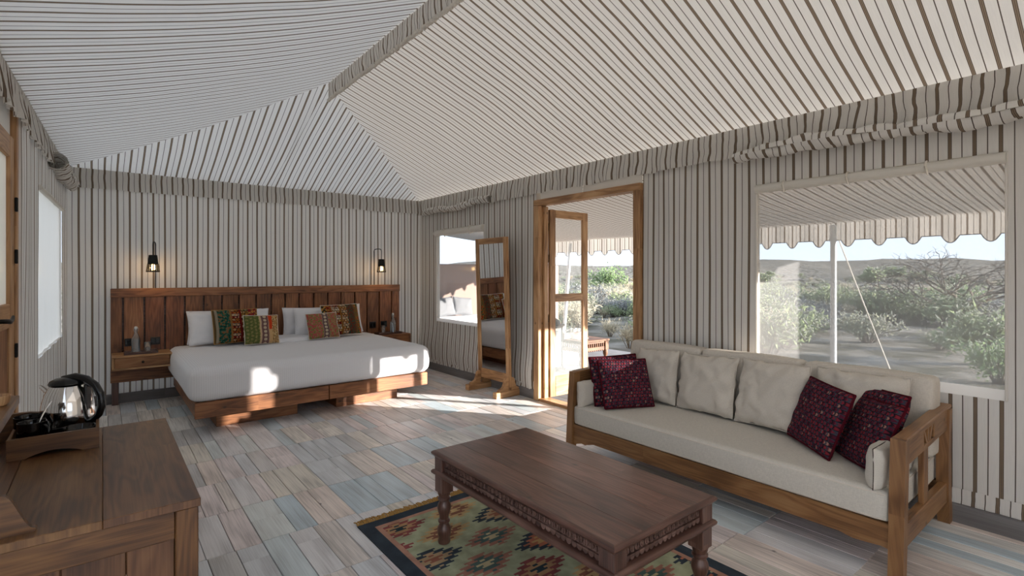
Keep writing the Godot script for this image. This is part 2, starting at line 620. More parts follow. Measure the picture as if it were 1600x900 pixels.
	for c in [Color(0.97, 0.97, 0.98), Color(1.0, 0.97, 0.95), Color(0.93, 0.95, 0.97), Color(1.0, 0.96, 0.96), Color(0.90, 0.95, 0.97), Color(1.03, 1.01, 0.98), Color(0.88, 0.88, 0.88), Color(1.0, 0.95, 0.92), Color(0.95, 0.98, 0.98), Color(1.03, 1.03, 1.02), Color(0.86, 0.93, 0.97), Color(0.96, 0.94, 0.90)]:
		var m := wood("limed_strip", limed if M.floor.size() % 2 == 0 else limed2, 0.42, c)
		m.metallic_specular = 0.4
		M.floor.append(m)
	M.kerb = wood("grey_kerb", limed, 0.7, Color(0.52, 0.51, 0.51))
	M.grout = mat(Color(0.16, 0.15, 0.145), 0.9)
	M.deck = wood("pale_deck", limed, 0.7, Color(0.52, 0.52, 0.53))
	# textiles
	M.sheet = cloth("white_cotton", Color(0.90, 0.90, 0.91), 0.0, image_tex(64, 8, func(x: int, _y: int) -> Color:
		var v := 1.0 if x % 16 < 8 else 0.978
		return Color(v, v, v)))
	M.sheet.uv1_scale = Vector3(14, 14, 14)
	M.sheet.rim_enabled = true
	M.sheet.rim = 0.2
	M.slip = cloth("pillow_cotton", Color(0.90, 0.90, 0.91))
	var linen := image_tex(128, 128, func(x: int, y: int) -> Color:
		var v := 0.94 + 0.05 * fine.get_noise_2d(x * 3.0, y * 0.4) + 0.05 * fine.get_noise_2d(x * 0.4 + 90, y * 3.0)
		return Color(v, v, v))
	M.linen = cloth("beige_linen", Color(0.86, 0.825, 0.775), 0.0, linen)
	M.linen.uv1_scale = Vector3(3, 3, 3)
	M.linen_pale = cloth("pale_linen", Color(0.87, 0.845, 0.80), 0.0, linen)
	M.linen_pale.uv1_scale = Vector3(3, 3, 3)
	M.piping = cloth("piping", Color(0.84, 0.80, 0.75))
	M.thread = cloth("dark_stitching", Color(0.28, 0.24, 0.22))
	var knit := knit_maps()
	M.knit = cloth("maroon_knit", Color.WHITE, 0.0, knit[0])
	M.knit.uv1_scale = Vector3(1.12, 1.12, 1)
	weave_relief(M.knit, 1, 0.5, knit[1])
	M.knit_edge = cloth("maroon_edge", Color(0.30, 0.075, 0.115))
	var green := Color(0.09, 0.28, 0.21)
	var ink := Color(0.035, 0.035, 0.06)
	var gold := Color(0.72, 0.50, 0.22)
	var cream := Color(0.86, 0.80, 0.68)
	var red := Color(0.56, 0.14, 0.11)
	var tan := Color(0.60, 0.44, 0.25)
	M.quilt = cloth("embroidery", Color.WHITE, 0.0, patch_tex(3, [[0.035, Color(0.3, 0.24, 0.16), [Color(0.4, 0.32, 0.2), red], 3], [0.05, ink, [cream, cream], 3], [0.255, green, [Color(0.05, 0.18, 0.15), Color(0.50, 0.30, 0.17), Color(0.25, 0.42, 0.36)], 0], [0.04, tan, [Color(0.40, 0.26, 0.14)], 3], [0.17, ink, [cream, red, gold, Color(0.75, 0.35, 0.15)], 1], [0.05, red, [ink], 3], [0.17, ink, [gold, cream, Color(0.30, 0.36, 0.22), gold], 1], [0.23, Color(0.22, 0.30, 0.15), [gold, red, Color(0.30, 0.10, 0.24)], 0]]))
	M.quilt_flip = cloth("embroidery", Color.WHITE, 0.0, patch_tex(8, [[0.10, green, [ink, gold, tan], 0], [0.12, Color(0.30, 0.17, 0.10), [gold, red], 1], [0.20, ink, [cream, gold, red, cream], 1], [0.05, Color(0.16, 0.08, 0.06), [gold], 3], [0.16, ink, [gold, Color(0.70, 0.46, 0.3), cream], 1], [0.20, Color(0.30, 0.13, 0.09), [green, Color(0.14, 0.32, 0.24), red], 0], [0.05, tan, [ink], 3], [0.12, Color(0.34, 0.28, 0.13), [green, red, gold], 0]]))
	M.patch_green = cloth("flowered_patch", Color.WHITE, 0.0, patch_tex(12, [[0.40, Color(0.33, 0.36, 0.20), [Color(0.66, 0.60, 0.40), Color(0.50, 0.2, 0.16), Color(0.45, 0.43, 0.25)], 4], [0.05, tan, [cream], 3], [0.22, Color(0.27, 0.14, 0.16), [cream, Color(0.60, 0.5, 0.46)], 2], [0.11, Color(0.74, 0.60, 0.42), [Color(0.72, 0.25, 0.13)], 5], [0.22, Color(0.76, 0.62, 0.40), [Color(0.72, 0.55, 0.36), Color(0.82, 0.7, 0.5), ink], 0]]))
	M.patch_rose = cloth("rose_patch", Color.WHITE, 0.0, patch_tex(17, [[0.45, Color(0.58, 0.52, 0.36), [Color(0.60, 0.27, 0.26), Color(0.38, 0.43, 0.20), Color(0.66, 0.40, 0.34)], 0], [0.20, Color(0.25, 0.17, 0.19), [cream, Color(0.56, 0.48, 0.44)], 2], [0.35, Color(0.62, 0.56, 0.38), [Color(0.58, 0.27, 0.25), Color(0.42, 0.45, 0.24), Color(0.62, 0.38, 0.32)], 0]]))
	M.rug = cloth("kilim", Color.WHITE, 0.0, rug_tex())
	M.fringe = cloth("fringe", Color(0.68, 0.53, 0.31))
	# metals, ceramics, glass
	M.black = mat(Color(0.025, 0.024, 0.023), 0.55, 0.3, "black_iron")
	M.iron = mat(Color(0.10, 0.085, 0.07), 0.45, 0.7, "dark_iron")
	M.brass = mat(Color(0.55, 0.42, 0.22), 0.35, 1.0, "aged_brass")
	M.steel = mat(Color(0.92, 0.915, 0.91), 0.09, 1.0, "polished_steel")
	M.plastic = mat(Color(0.02, 0.022, 0.028), 0.25, 0.0, "black_plastic")
	M.glaze = mat(Color(0.012, 0.012, 0.014), 0.08, 0.0, "black_glaze")
	M.socket = mat(Color(0.02, 0.025, 0.03), 0.3, 0.0, "black_switch")
	var clear := mat(Color(0.96, 0.99, 1.0, 0.04), 0.02, 0.0, "clear_glass")
	clear.transparency = BaseMaterial3D.TRANSPARENCY_ALPHA
	clear.refraction_enabled = true
	clear.refraction_scale = 0.05
	M.glass = clear
	var water := mat(Color(0.92, 0.97, 1.0, 0.03), 0.02, 0.0, "water")
	water.transparency = BaseMaterial3D.TRANSPARENCY_ALPHA
	water.refraction_enabled = true
	water.refraction_scale = 0.033
	M.water = water
	M.stopper = mat(Color(0.86, 0.86, 0.84), 0.4, 0.0, "white_stopper")
	M.mirror = mat(Color(0.90, 0.91, 0.92), 0.015, 1.0, "silvered_glass")
	var bulb := mat(Color(1, 0.9, 0.7), 0.5, 0.0, "warm_bulb")
	bulb.emission_enabled = true
	bulb.emission = Color(1.0, 0.80, 0.50)
	bulb.emission_energy_multiplier = 4.0
	M.bulb = bulb
	# outside
	M.paint = mat(Color(0.86, 0.88, 0.89), 0.5, 0.0, "white_paint")
	M.plaster = mat(Color(0.63, 0.55, 0.505), 0.9, 0.0, "pink_plaster")
	M.far_wood = wood("outdoor_carved_wood", honey, 0.6, Color(0.62, 0.56, 0.56))
	M.grey_cushion = cloth("grey_cushion", Color(0.52, 0.53, 0.54))
	var sand := NoiseTexture2D.new()
	sand.width = 512
	sand.height = 512
	sand.seamless = true
	sand.noise = noise(0.012, 4, 5)
	var ramp := Gradient.new()
	ramp.offsets = PackedFloat32Array([0.15, 0.42, 0.58, 0.85])
	ramp.colors = PackedColorArray([Color(0.33, 0.325, 0.28), Color(0.43, 0.415, 0.38), Color(0.49, 0.475, 0.445), Color(0.57, 0.555, 0.525)])
	sand.color_ramp = ramp
	var ground := mat(Color.WHITE, 0.95, 0.0, "desert_sand")
	ground.albedo_texture = sand
	ground.metallic_specular = 0.1
	M.sand = ground
	M.leaf = []
	for c in [Color(0.54, 0.59, 0.44), Color(0.58, 0.59, 0.50), Color(0.51, 0.52, 0.51), Color(0.74, 0.70, 0.60), Color(0.49, 0.58, 0.39)]:
		var m := cloth("scrub_leaf", c, 0.3)
		M.leaf.append(m)
	M.bark = mat(Color(0.50, 0.45, 0.39), 0.9, 0.0, "pale_bark")
	M.twig = mat(Color(0.34, 0.31, 0.28), 0.9, 0.0, "dry_twig")

# ---------------------------------------------------------------- the tent
func left_x(z: float) -> float: return WALL_LEFT - SKEW * (z - WALL_BACK)

func wall_point(side: String, a: float, y: float, off: float) -> Vector3:
	if side == "right": return Vector3(WALL_RIGHT - off, y, a)
	if side == "left": return Vector3(left_x(a) + off, y, a)
	if side == "back": return Vector3(a, y, WALL_BACK + off)
	return Vector3(a, y, WALL_FRONT - off)

func folds(side: String, a: float, y: float) -> float:
	var s := float(side.length()) * 17.0
	var o := 0.006 * sin(a * 13.0 + s + 1.2 * sin(y * 1.4 + a)) + 0.010 * wave.get_noise_2d(a * 55.0 + s, y * 9.0)
	var low := clampf((0.75 - y) / 0.5, 0.0, 1.0)
	if side == "right" and a < -4.5: o += low * (0.020 * wave.get_noise_2d(a * 160.0, y * 28.0) + 0.035 * sin(clampf(y / 0.75, 0, 1) * PI))
	return o + 0.012

func cuts(lo: float, hi: float, at: Array, step: float) -> Array:
	var edges := [lo, hi]
	for v in at:
		if v > lo and v < hi and not edges.has(v): edges.append(v)
	edges.sort()
	var out := []
	for k in edges.size() - 1:
		var n := maxi(1, ceili((edges[k + 1] - edges[k]) / step))
		for i in n: out.append(lerpf(edges[k], edges[k + 1], float(i) / n))
	out.append(hi)
	return out

# holes: Rect2(a, y, width, height)
func canvas_wall(root: Node3D, side: String, a0: float, a1: float, y0: float, y1: float, holes: Array) -> void:
	var flip := side == "left" or side == "front"
	var ha := []
	var hy := []
	for h: Rect2 in holes:
		ha.append_array([h.position.x, h.end.x])
		hy.append_array([h.position.y, h.end.y])
	var inner := mb()
	inner.set_smooth_group(4)
	var xs := cuts(a0, a1, ha, 0.045)
	var ys := cuts(y0, y1, hy, 0.07)
	var at := func(a: float, y: float) -> Array:
		var u := a / PERIOD + 0.05 * wave.get_noise_2d(a * 30.0, y * 12.0 + 7.0)
		if side == "right" and a < -4.5: u += clampf((0.75 - y) / 0.5, 0.0, 1.0) * 0.5 * wave.get_noise_2d(a * 14.0, y * 30.0)
		return [wall_point(side, a, y, folds(side, a, y)), Vector2(u, y)]
	for i in xs.size() - 1:
		for j in ys.size() - 1:
			var mid := Vector2((xs[i] + xs[i + 1]) / 2, (ys[j] + ys[j + 1]) / 2)
			if holes.any(func(h: Rect2) -> bool: return h.has_point(mid)): continue
			var a: Array = at.call(xs[i], ys[j])
			var b: Array = at.call(xs[i + 1], ys[j])
			var c: Array = at.call(xs[i + 1], ys[j + 1])
			var d: Array = at.call(xs[i], ys[j + 1])
			if flip: quad(inner, b[0], a[0], d[0], c[0], b[1], a[1], d[1], c[1])
			else: quad(inner, a[0], b[0], c[0], d[0], a[1], b[1], c[1], d[1])
	obj("canvas", inner, M.canvas, root)
	var outer := mb()
	outer.set_smooth_group(-1)
	xs = cuts(a0, a1, ha, 99.0)
	ys = cuts(y0, y1, hy, 99.0)
	var put := func(a: Vector3, b: Vector3, c: Vector3, d: Vector3) -> void:
		if flip: quad(outer, a, b, c, d)
		else: quad(outer, b, a, d, c)
	for i in xs.size() - 1:
		for j in ys.size() - 1:
			var mid := Vector2((xs[i] + xs[i + 1]) / 2, (ys[j] + ys[j + 1]) / 2)
			if holes.any(func(h: Rect2) -> bool: return h.has_point(mid)): continue
			put.call(wall_point(side, xs[i], ys[j], -0.05), wall_point(side, xs[i + 1], ys[j], -0.05), wall_point(side, xs[i + 1], ys[j + 1], -0.05), wall_point(side, xs[i], ys[j + 1], -0.05))
	for h: Rect2 in holes:
		var p := [h.position, Vector2(h.end.x, h.position.y), h.end, Vector2(h.position.x, h.end.y)]
		for k in 4:
			var q: Vector2 = p[k]
			var r: Vector2 = p[(k + 1) % 4]
			if q.y <= y0 and r.y <= y0: continue
			put.call(wall_point(side, r.x, r.y, -0.05), wall_point(side, q.x, q.y, -0.05), wall_point(side, q.x, q.y, 0.014), wall_point(side, r.x, r.y, 0.014))
	obj("outer_skin", outer, M.lining if side == "right" else M.skin, root)

# gathered strip of cloth along a wall
func strip(root: Node3D, called: String, side: String, a0: float, a1: float, top: float, bottom: float, off: float, ruffle: float, shift: float, m: Material, sag := 0.0) -> void:
	var flip := side == "left" or side == "front"
	var st := mb()
	var fn := func(i: float, j: float) -> Array:
		var a := lerpf(a1, a0, i) if flip else lerpf(a0, a1, i)
		var depth := 1.0 - j
		var y := lerpf(bottom + 0.014 * wave.get_noise_1d(a * 90.0), top, j)
		y -= sag * depth * sin(a * 2.1)
		var wob := ruffle * depth * (0.55 * sin(a * 41.0 + 3.0 * wave.get_noise_1d(a * 60.0)) + 0.9 * wave.get_noise_2d(a * 170.0, j * 12.0))
		var u := a / PERIOD * 1.06 + shift + ruffle * 9.0 * wave.get_noise_2d(a * 55.0, j * 22.0 + 60.0)
		return [wall_point(side, a, y, off + ruffle * 0.7 * depth + wob), Vector2(u, y)]
	sheet(st, maxi(8, int(absf(a1 - a0) / 0.02)), 7, fn)
	obj(called, st, m, root)

# rolled-up flap, lumpy and tied
func flap_roll(root: Node3D, side: String, a0: float, a1: float, y: float, r: float, tilt := 0.0) -> void:
	var st := mb()
	var flip := side == "left"
	var at := func(a: float, w: float) -> Vector3:
		var t := (a - a0) / (a1 - a0)
		var tie := pow(absf(sin(t * PI * 2.5)), 0.35)
		var rr := r * (0.66 + 0.34 * tie) * (1.0 + 0.5 * wave.get_noise_2d(a * 120.0, w * 14.0))
		var c := y + tilt * t + 0.02 * sin(t * 9.0)
		return wall_point(side, a, c + rr * sin(w), (0.005 if flip else 0.045) + r + rr * cos(w))
	var fn := func(i: float, j: float) -> Array:
		var a := lerpf(a0, a1, i)
		var w := j * TAU
		if flip: w = -w
		return [at.call(a, w), Vector2(a / PERIOD + 0.5 * j + 0.4 * wave.get_noise_2d(a * 60.0, j * 20.0), j * 0.3)]
	sheet(st, int(absf(a1 - a0) / 0.018), 14, fn)
	obj("rolled_flap", st, M.canvas, root)

func slope_point(x: float, z: float, lift: float) -> Vector3:
	# height of the canvas over (x, z): the lowest of the four slopes
	var l := (x - left_x(z)) / (RIDGE_X - left_x(z))
	var r := (WALL_RIGHT - x) / (WALL_RIGHT - RIDGE_X)
	var b := (z - WALL_BACK) / (APEX_BACK - WALL_BACK)
	var f := (WALL_FRONT - z) / (WALL_FRONT - APEX_FRONT)
	var t := clampf(minf(minf(l, r), minf(b, f)), 0.0, 1.0)
	# canvas hangs between ridge and eave, and rises steeply where it meets the eave rope
	var y := lerpf(EAVE, RIDGE, t) - 0.055 * sin(t * PI) * (1.0 if l < r else 0.1)
	if r <= l: y += 0.03 * sin(t * PI) * smoothstep(0.0, 0.6, r)
	return Vector3(x, y + lift, z)

func roof_slope(root: Node3D, called: String, which: String, lift: float, m: Material, inside: bool) -> void:
	var st := mb()
	var n := 60 if which in ["left", "right"] else 36
	var fn := func(i: float, j: float) -> Array:
		var x: float
		var z: float
		var v := j
		match which:
			"left", "right":
				z = lerpf(lerpf(WALL_BACK, APEX_BACK, v), lerpf(WALL_FRONT, APEX_FRONT, v), i)
				x = lerpf(lerpf(left_x(WALL_BACK), left_x(WALL_FRONT), i) if which == "left" else WALL_RIGHT, RIDGE_X, v)
			_:
				x = lerpf(lerpf(WALL_LEFT if which == "back" else left_x(WALL_FRONT), RIDGE_X, v), lerpf(WALL_RIGHT, RIDGE_X, v), i)
				z = lerpf(WALL_BACK, APEX_BACK, v) if which == "back" else lerpf(WALL_FRONT, APEX_FRONT, v)
		var p := slope_point(x, z, lift)
		p.y += (0.012 * wave.get_noise_2d(x * 22.0, z * 22.0)) * sin(v * PI)
		var along := z if which in ["left", "right"] else x
		return [p, Vector2(along / PERIOD + 0.05 * wave.get_noise_2d(x * 20.0, z * 20.0), v * 2.0)]
	var turn: bool = (which == "left" or which == "back") != inside
	if turn:
		var g := fn
		fn = func(i: float, j: float) -> Array: return g.call(1.0 - i, j)
	sheet(st, n, 24, fn)
	obj(called, st, m, root)

func build_shell() -> void:
	var cl := struct("ceiling", "striped canvas tent ceiling rising from the eaves to a ridge", "ceiling")
	for w in ["left", "right", "back", "front"]:
		roof_slope(cl, "canvas_slope", w, 0.0, M.liner, true)
	for w in ["left", "right", "back", "front"]:
		roof_slope(cl, "outer_fly", w, 0.10, M.fly if w != "right" else M.fly_lined, false)
	var eb := mb()
	eb.set_smooth_group(-1)
	var rim := func(y: float, off: float) -> Array: return [Vector3(left_x(WALL_FRONT) - off, y, WALL_FRONT + off), Vector3(WALL_RIGHT + off, y, WALL_FRONT + off), Vector3(WALL_RIGHT + off, y, WALL_BACK - off), Vector3(WALL_LEFT - off, y, WALL_BACK - off)]
	for q in [[EAVE - 0.03, 0.055, EAVE + 0.13, 0.055], [EAVE + 0.13, 0.055, EAVE + 0.10, -0.03]]:
		var lo: Array = rim.call(q[0], q[1])
		var hi: Array = rim.call(q[2], q[3])
		for k in 4: quad(eb, lo[k], lo[(k + 1) % 4], hi[(k + 1) % 4], hi[k])
	obj("eave_band", eb, M.skin, cl)
	# the flap that hides the ridge pole
	var rf := struct("trim_1", "gathered striped flap hanging along the tent ridge with a corded edge", "ridge flap")
	var st := mb()
	sheet(st, 420, 6, func(i: float, j: float) -> Array:
		var z := lerpf(APEX_BACK + 0.02, APEX_FRONT, i)
		var y := lerpf(RIDGE - 0.01, RIDGE - 0.175 + 0.010 * wave.get_noise_1d(z * 160.0), j)
		var x := RIDGE_X + (0.010 * sin(z * 46.0 + 2.0 * wave.get_noise_1d(z * 70.0)) + 0.014 * wave.get_noise_2d(z * 190.0, j * 9.0)) * j
		return [Vector3(x, y, z), Vector2(z / PERIOD * 1.3 + 0.35 * wave.get_noise_2d(z * 50.0, j * 20.0), j)])
	obj("flap", st, M.liner, rf)
	st = mb()
	var pts := []
	var rad := []
	for k in 700:
		var z := lerpf(APEX_BACK + 0.02, APEX_FRONT, k / 699.0)
		pts.append(Vector3(RIDGE_X + 0.010 * wave.get_noise_1d(z * 400.0), RIDGE - 0.178 + 0.008 * wave.get_noise_1d(z * 160.0) + 0.006 * sin(z * 310.0), z))
		rad.append(0.009 + 0.009 * absf(sin(z * 97.0 + 3.0 * wave.get_noise_1d(z * 300.0))))
	tube(st, pts, rad, 6)
	obj("corded_edge", st, M.rope, rf)
	var w1 := Rect2(-6.70, 0.735, 1.24, 1.36)
	var d1 := Rect2(-4.43, 0.0, 1.49, 2.375)
	var w2 := Rect2(-1.895, 0.74, 1.40, 1.385)
	var w3 := Rect2(-6.65, 0.83, 1.61, 1.27)
	var d2 := Rect2(-4.31, 0.0, 1.05, 2.52)
	var w5 := Rect2(-0.15, 0.25, 1.75, 2.0)
	var w4 := Rect2(-1.95, 0.74, 3.2, 1.39)
	var back := struct("wall_back", "striped canvas wall behind the bed headboard", "wall")
	canvas_wall(back, "back", WALL_LEFT, WALL_RIGHT, 0.09, EAVE + 0.02, [])
	strip(back, "valance", "back", WALL_LEFT, WALL_RIGHT, EAVE + 0.01, EAVE - 0.20, 0.03, 0.010, 0.0, M.valance)
	var right := struct("wall_right", "striped canvas wall pierced by the glazed door and two windows", "wall")
	canvas_wall(right, "right", WALL_BACK, WALL_FRONT, 0.09, EAVE + 0.02, [w1, d1, w2])
	strip(right, "valance", "right", WALL_BACK, WALL_FRONT, EAVE + 0.01, EAVE - 0.215, 0.03, 0.026, 0.0, M.valance)
	strip(right, "hem_band", "right", -7.23, -4.45, 0.20, 0.10, 0.024, 0.012, 0.45, M.canvas)
	strip(right, "hem_band", "right", -2.93, WALL_FRONT, 0.195, 0.10, 0.022, 0.004, 0.4, M.canvas)
	flap_roll(right, "right", -6.95, -5.25, EAVE - 0.215, 0.046, 0.03)
	flap_roll(right, "right", -2.02, 0.6, EAVE - 0.235, 0.055)
	var left := struct("wall_left", "striped canvas wall beside the desk with a milky window", "wall")
	canvas_wall(left, "left", WALL_BACK, WALL_FRONT, 0.09, EAVE + 0.02, [w3, d2, w4])
	strip(left, "valance", "left", WALL_BACK, WALL_FRONT, EAVE + 0.01, EAVE - 0.23, 0.016, 0.030, 0.0, M.valance)
	flap_roll(left, "left", -7.1, -5.6, EAVE - 0.21, 0.062)
	var front := struct("wall_front", "striped canvas wall at the near end of the tent", "wall")
	canvas_wall(front, "front", left_x(WALL_FRONT), WALL_RIGHT, 0.09, EAVE + 0.02, [w5])
	# kerbs
	var spec := [["baseboard_back", "grey kerb along the foot of the wall behind the bed", [[Vector3(1.81, 0.05, WALL_BACK + 0.0), Vector3(4.33, 0.115, 0.09)]]],
		["baseboard_right", "grey kerb along the foot of the window wall", [[Vector3(WALL_RIGHT, 0.05, (WALL_BACK - 4.43) / 2), Vector3(0.09, 0.115, -4.43 - WALL_BACK)], [Vector3(WALL_RIGHT, 0.05, (-2.94 + WALL_FRONT) / 2), Vector3(0.09, 0.115, WALL_FRONT + 2.94)]]],
		["baseboard_left", "grey kerb along the foot of the wall beside the desk", [[Vector3(left_x((WALL_BACK - 4.31) / 2), 0.05, (WALL_BACK - 4.31) / 2), Vector3(0.09, 0.115, -4.31 - WALL_BACK)], [Vector3(left_x(-0.53), 0.05, -0.53), Vector3(0.09, 0.115, 5.46)]]],
		["baseboard_front", "grey kerb along the foot of the near canvas wall", [[Vector3(1.81, 0.05, WALL_FRONT), Vector3(4.33, 0.115, 0.09)]]]]
	for s in spec:
		var b := struct(s[0], s[1], "kerb")
		for q in s[2]:
			st = mb()
			bx(st, q[0], q[1], 0.006)
			var kl := obj("kerb_length", st, M.kerb, b)
			if s[0] == "baseboard_left":
				kl.transform = Transform3D(Basis(), q[0]) * Transform3D(Basis(Vector3.UP, -atan(SKEW)), Vector3.ZERO) * Transform3D(Basis(), -q[0])
	build_windows(w1, w2, w3, w4, w5)
	build_doors(d1, d2)

func hem_frame(root: Node3D, side: String, h: Rect2, wide: float, m: Material) -> void:
	var o := 0.02
	var rails := [[Vector2(h.position.x, h.position.y), Vector2(h.end.x, h.position.y + wide)], [Vector2(h.position.x, h.position.y), Vector2(h.position.x + 0.012, h.end.y)], [Vector2(h.end.x - 0.012, h.position.y), Vector2(h.end.x, h.end.y)]]
	for r in rails:
		var st := mb()
		var a := wall_point(side, r[0].x, r[0].y, 0.0)
		var b := wall_point(side, r[1].x, r[1].y, o)
		if r == rails[0]:
			sheet(st, 24, 3, func(i: float, j: float) -> Array: return [wall_point(side, lerpf(r[0].x, r[1].x, i), lerpf(r[0].y, r[1].y, j), 0.014 + 0.002 * wave.get_noise_1d(i * 300.0)), Vector2(i, j)])
		else: bx(st, (a + b) / 2, (b - a).abs(), 0.002)
		obj("hem", st, M.hem_thin if r == rails[0] else m, root)

func top_roll(root: Node3D, side: String, h: Rect2, r: float, m: Material, ties: Array) -> void:
	var st := mb()
	var pts := []
	var rad := []
	for k in 40:
		var a := lerpf(h.position.x + 0.005, h.end.x - 0.005, k / 39.0)
		pts.append(wall_point(side, a, h.end.y - r - 0.004 + 0.004 * wave.get_noise_1d(a * 90.0), 0.022))
		rad.append(r * (1.0 + 0.14 * wave.get_noise_1d(a * 130.0)))
	tube(st, pts, rad, 12)
	obj("rolled_blind", st, m, root)
	for a in ties:
		st = mb()
		var c := wall_point(side, a, h.end.y - r, 0.022)
		var loop := []
		for k in 13:
			var w := TAU * k / 12
			loop.append(wall_point(side, a, h.end.y - r + (r * 1.12) * sin(w), 0.022 + r * 1.12 * cos(w)))
		loop.append(wall_point(side, a + 0.01, h.end.y - 2.6 * r, 0.05))
		tube(st, loop, 0.006, 6)
		obj("tie", st, M.rope, root)

func build_windows(w1: Rect2, w2: Rect2, w3: Rect2, w4: Rect2, w5: Rect2) -> void:
	var a := struct("window_1", "small window of clear film between the bed and the mirror", "window")
	var st := mb()
	sheet(st, 24, 24, func(i: float, j: float) -> Array:
		var z := lerpf(w1.position.x, w1.end.x, i)
		var y := lerpf(w1.position.y, w1.end.y, j)
		return [Vector3(WALL_RIGHT + 0.008 + 0.010 * wave.get_noise_2d(z * 26.0, y * 9.0), y, z), Vector2(i, j)])
	obj("film", st, M.cloudy, a)
	hem_frame(a, "right", w1, 0.05, M.hem)
	top_roll(a, "right", w1, 0.045, M.hem, [w1.position.x + 0.3, w1.position.x + 0.95])
	var b := struct("window_2", "large window of dusty insect mesh above the sofa", "window")
	st = mb()
	sheet(st, 20, 20, func(i: float, j: float) -> Array:
		var z := lerpf(w2.position.x, w2.end.x, i)
		var y := lerpf(w2.position.y, w2.end.y, j)
		return [Vector3(WALL_RIGHT + 0.006 + 0.008 * wave.get_noise_2d(z * 20.0, y * 20.0), y, z), Vector2(i, j)])
	obj("mesh_screen", st, M.net, b)
	hem_frame(b, "right", w2, 0.062, M.hem)
	top_roll(b, "right", w2, 0.032, M.hem, [-1.68, -1.27, -0.85])
	var c := struct("window_3", "milky plastic window in the wall beside the desk", "window")
	st = mb()
	sheet(st, 60, 24, func(i: float, j: float) -> Array:
		var z := lerpf(w3.end.x, w3.position.x, i)
		var y := lerpf(w3.position.y, w3.end.y, j)
		return [wall_point("left", z, y, -0.004 + 0.022 * wave.get_noise_2d(z * 60.0, y * 8.0)), Vector2(i, j)])
	obj("vinyl_sheet", st, M.vinyl, c)
	top_roll(c, "left", w3, 0.02, M.hem, [])
	var d := struct("window_4", "wide clear film window facing the sofa from the desk side", "window")
	st = mb()
	sheet(st, 30, 16, func(i: float, j: float) -> Array:
		var z := lerpf(w4.end.x, w4.position.x, i)
		var y := lerpf(w4.position.y, w4.end.y, j)
		return [wall_point("left", z, y, -0.008 + 0.010 * wave.get_noise_2d(z * 20.0, y * 8.0)), Vector2(i, j)])
	obj("film", st, M.film, d)
	hem_frame(d, "left", w4, 0.05, M.hem)
	top_roll(d, "left", w4, 0.035, M.hem, [-1.2, 0.5])
	var e := struct("window_5", "tall clear film window in the near end wall of the tent", "window")
	st = mb()
	sheet(st, 20, 20, func(i: float, j: float) -> Array:
		var x := lerpf(w5.end.x, w5.position.x, i)
		var y := lerpf(w5.position.y, w5.end.y, j)
		return [Vector3(x, y, WALL_FRONT + 0.008 + 0.010 * wave.get_noise_2d(x * 20.0, y * 8.0)), Vector2(i, j)])
	obj("film", st, M.film, e)
	hem_frame(e, "front", w5, 0.05, M.hem)
	top_roll(e, "front", w5, 0.035, M.hem, [0.2, 1.2])

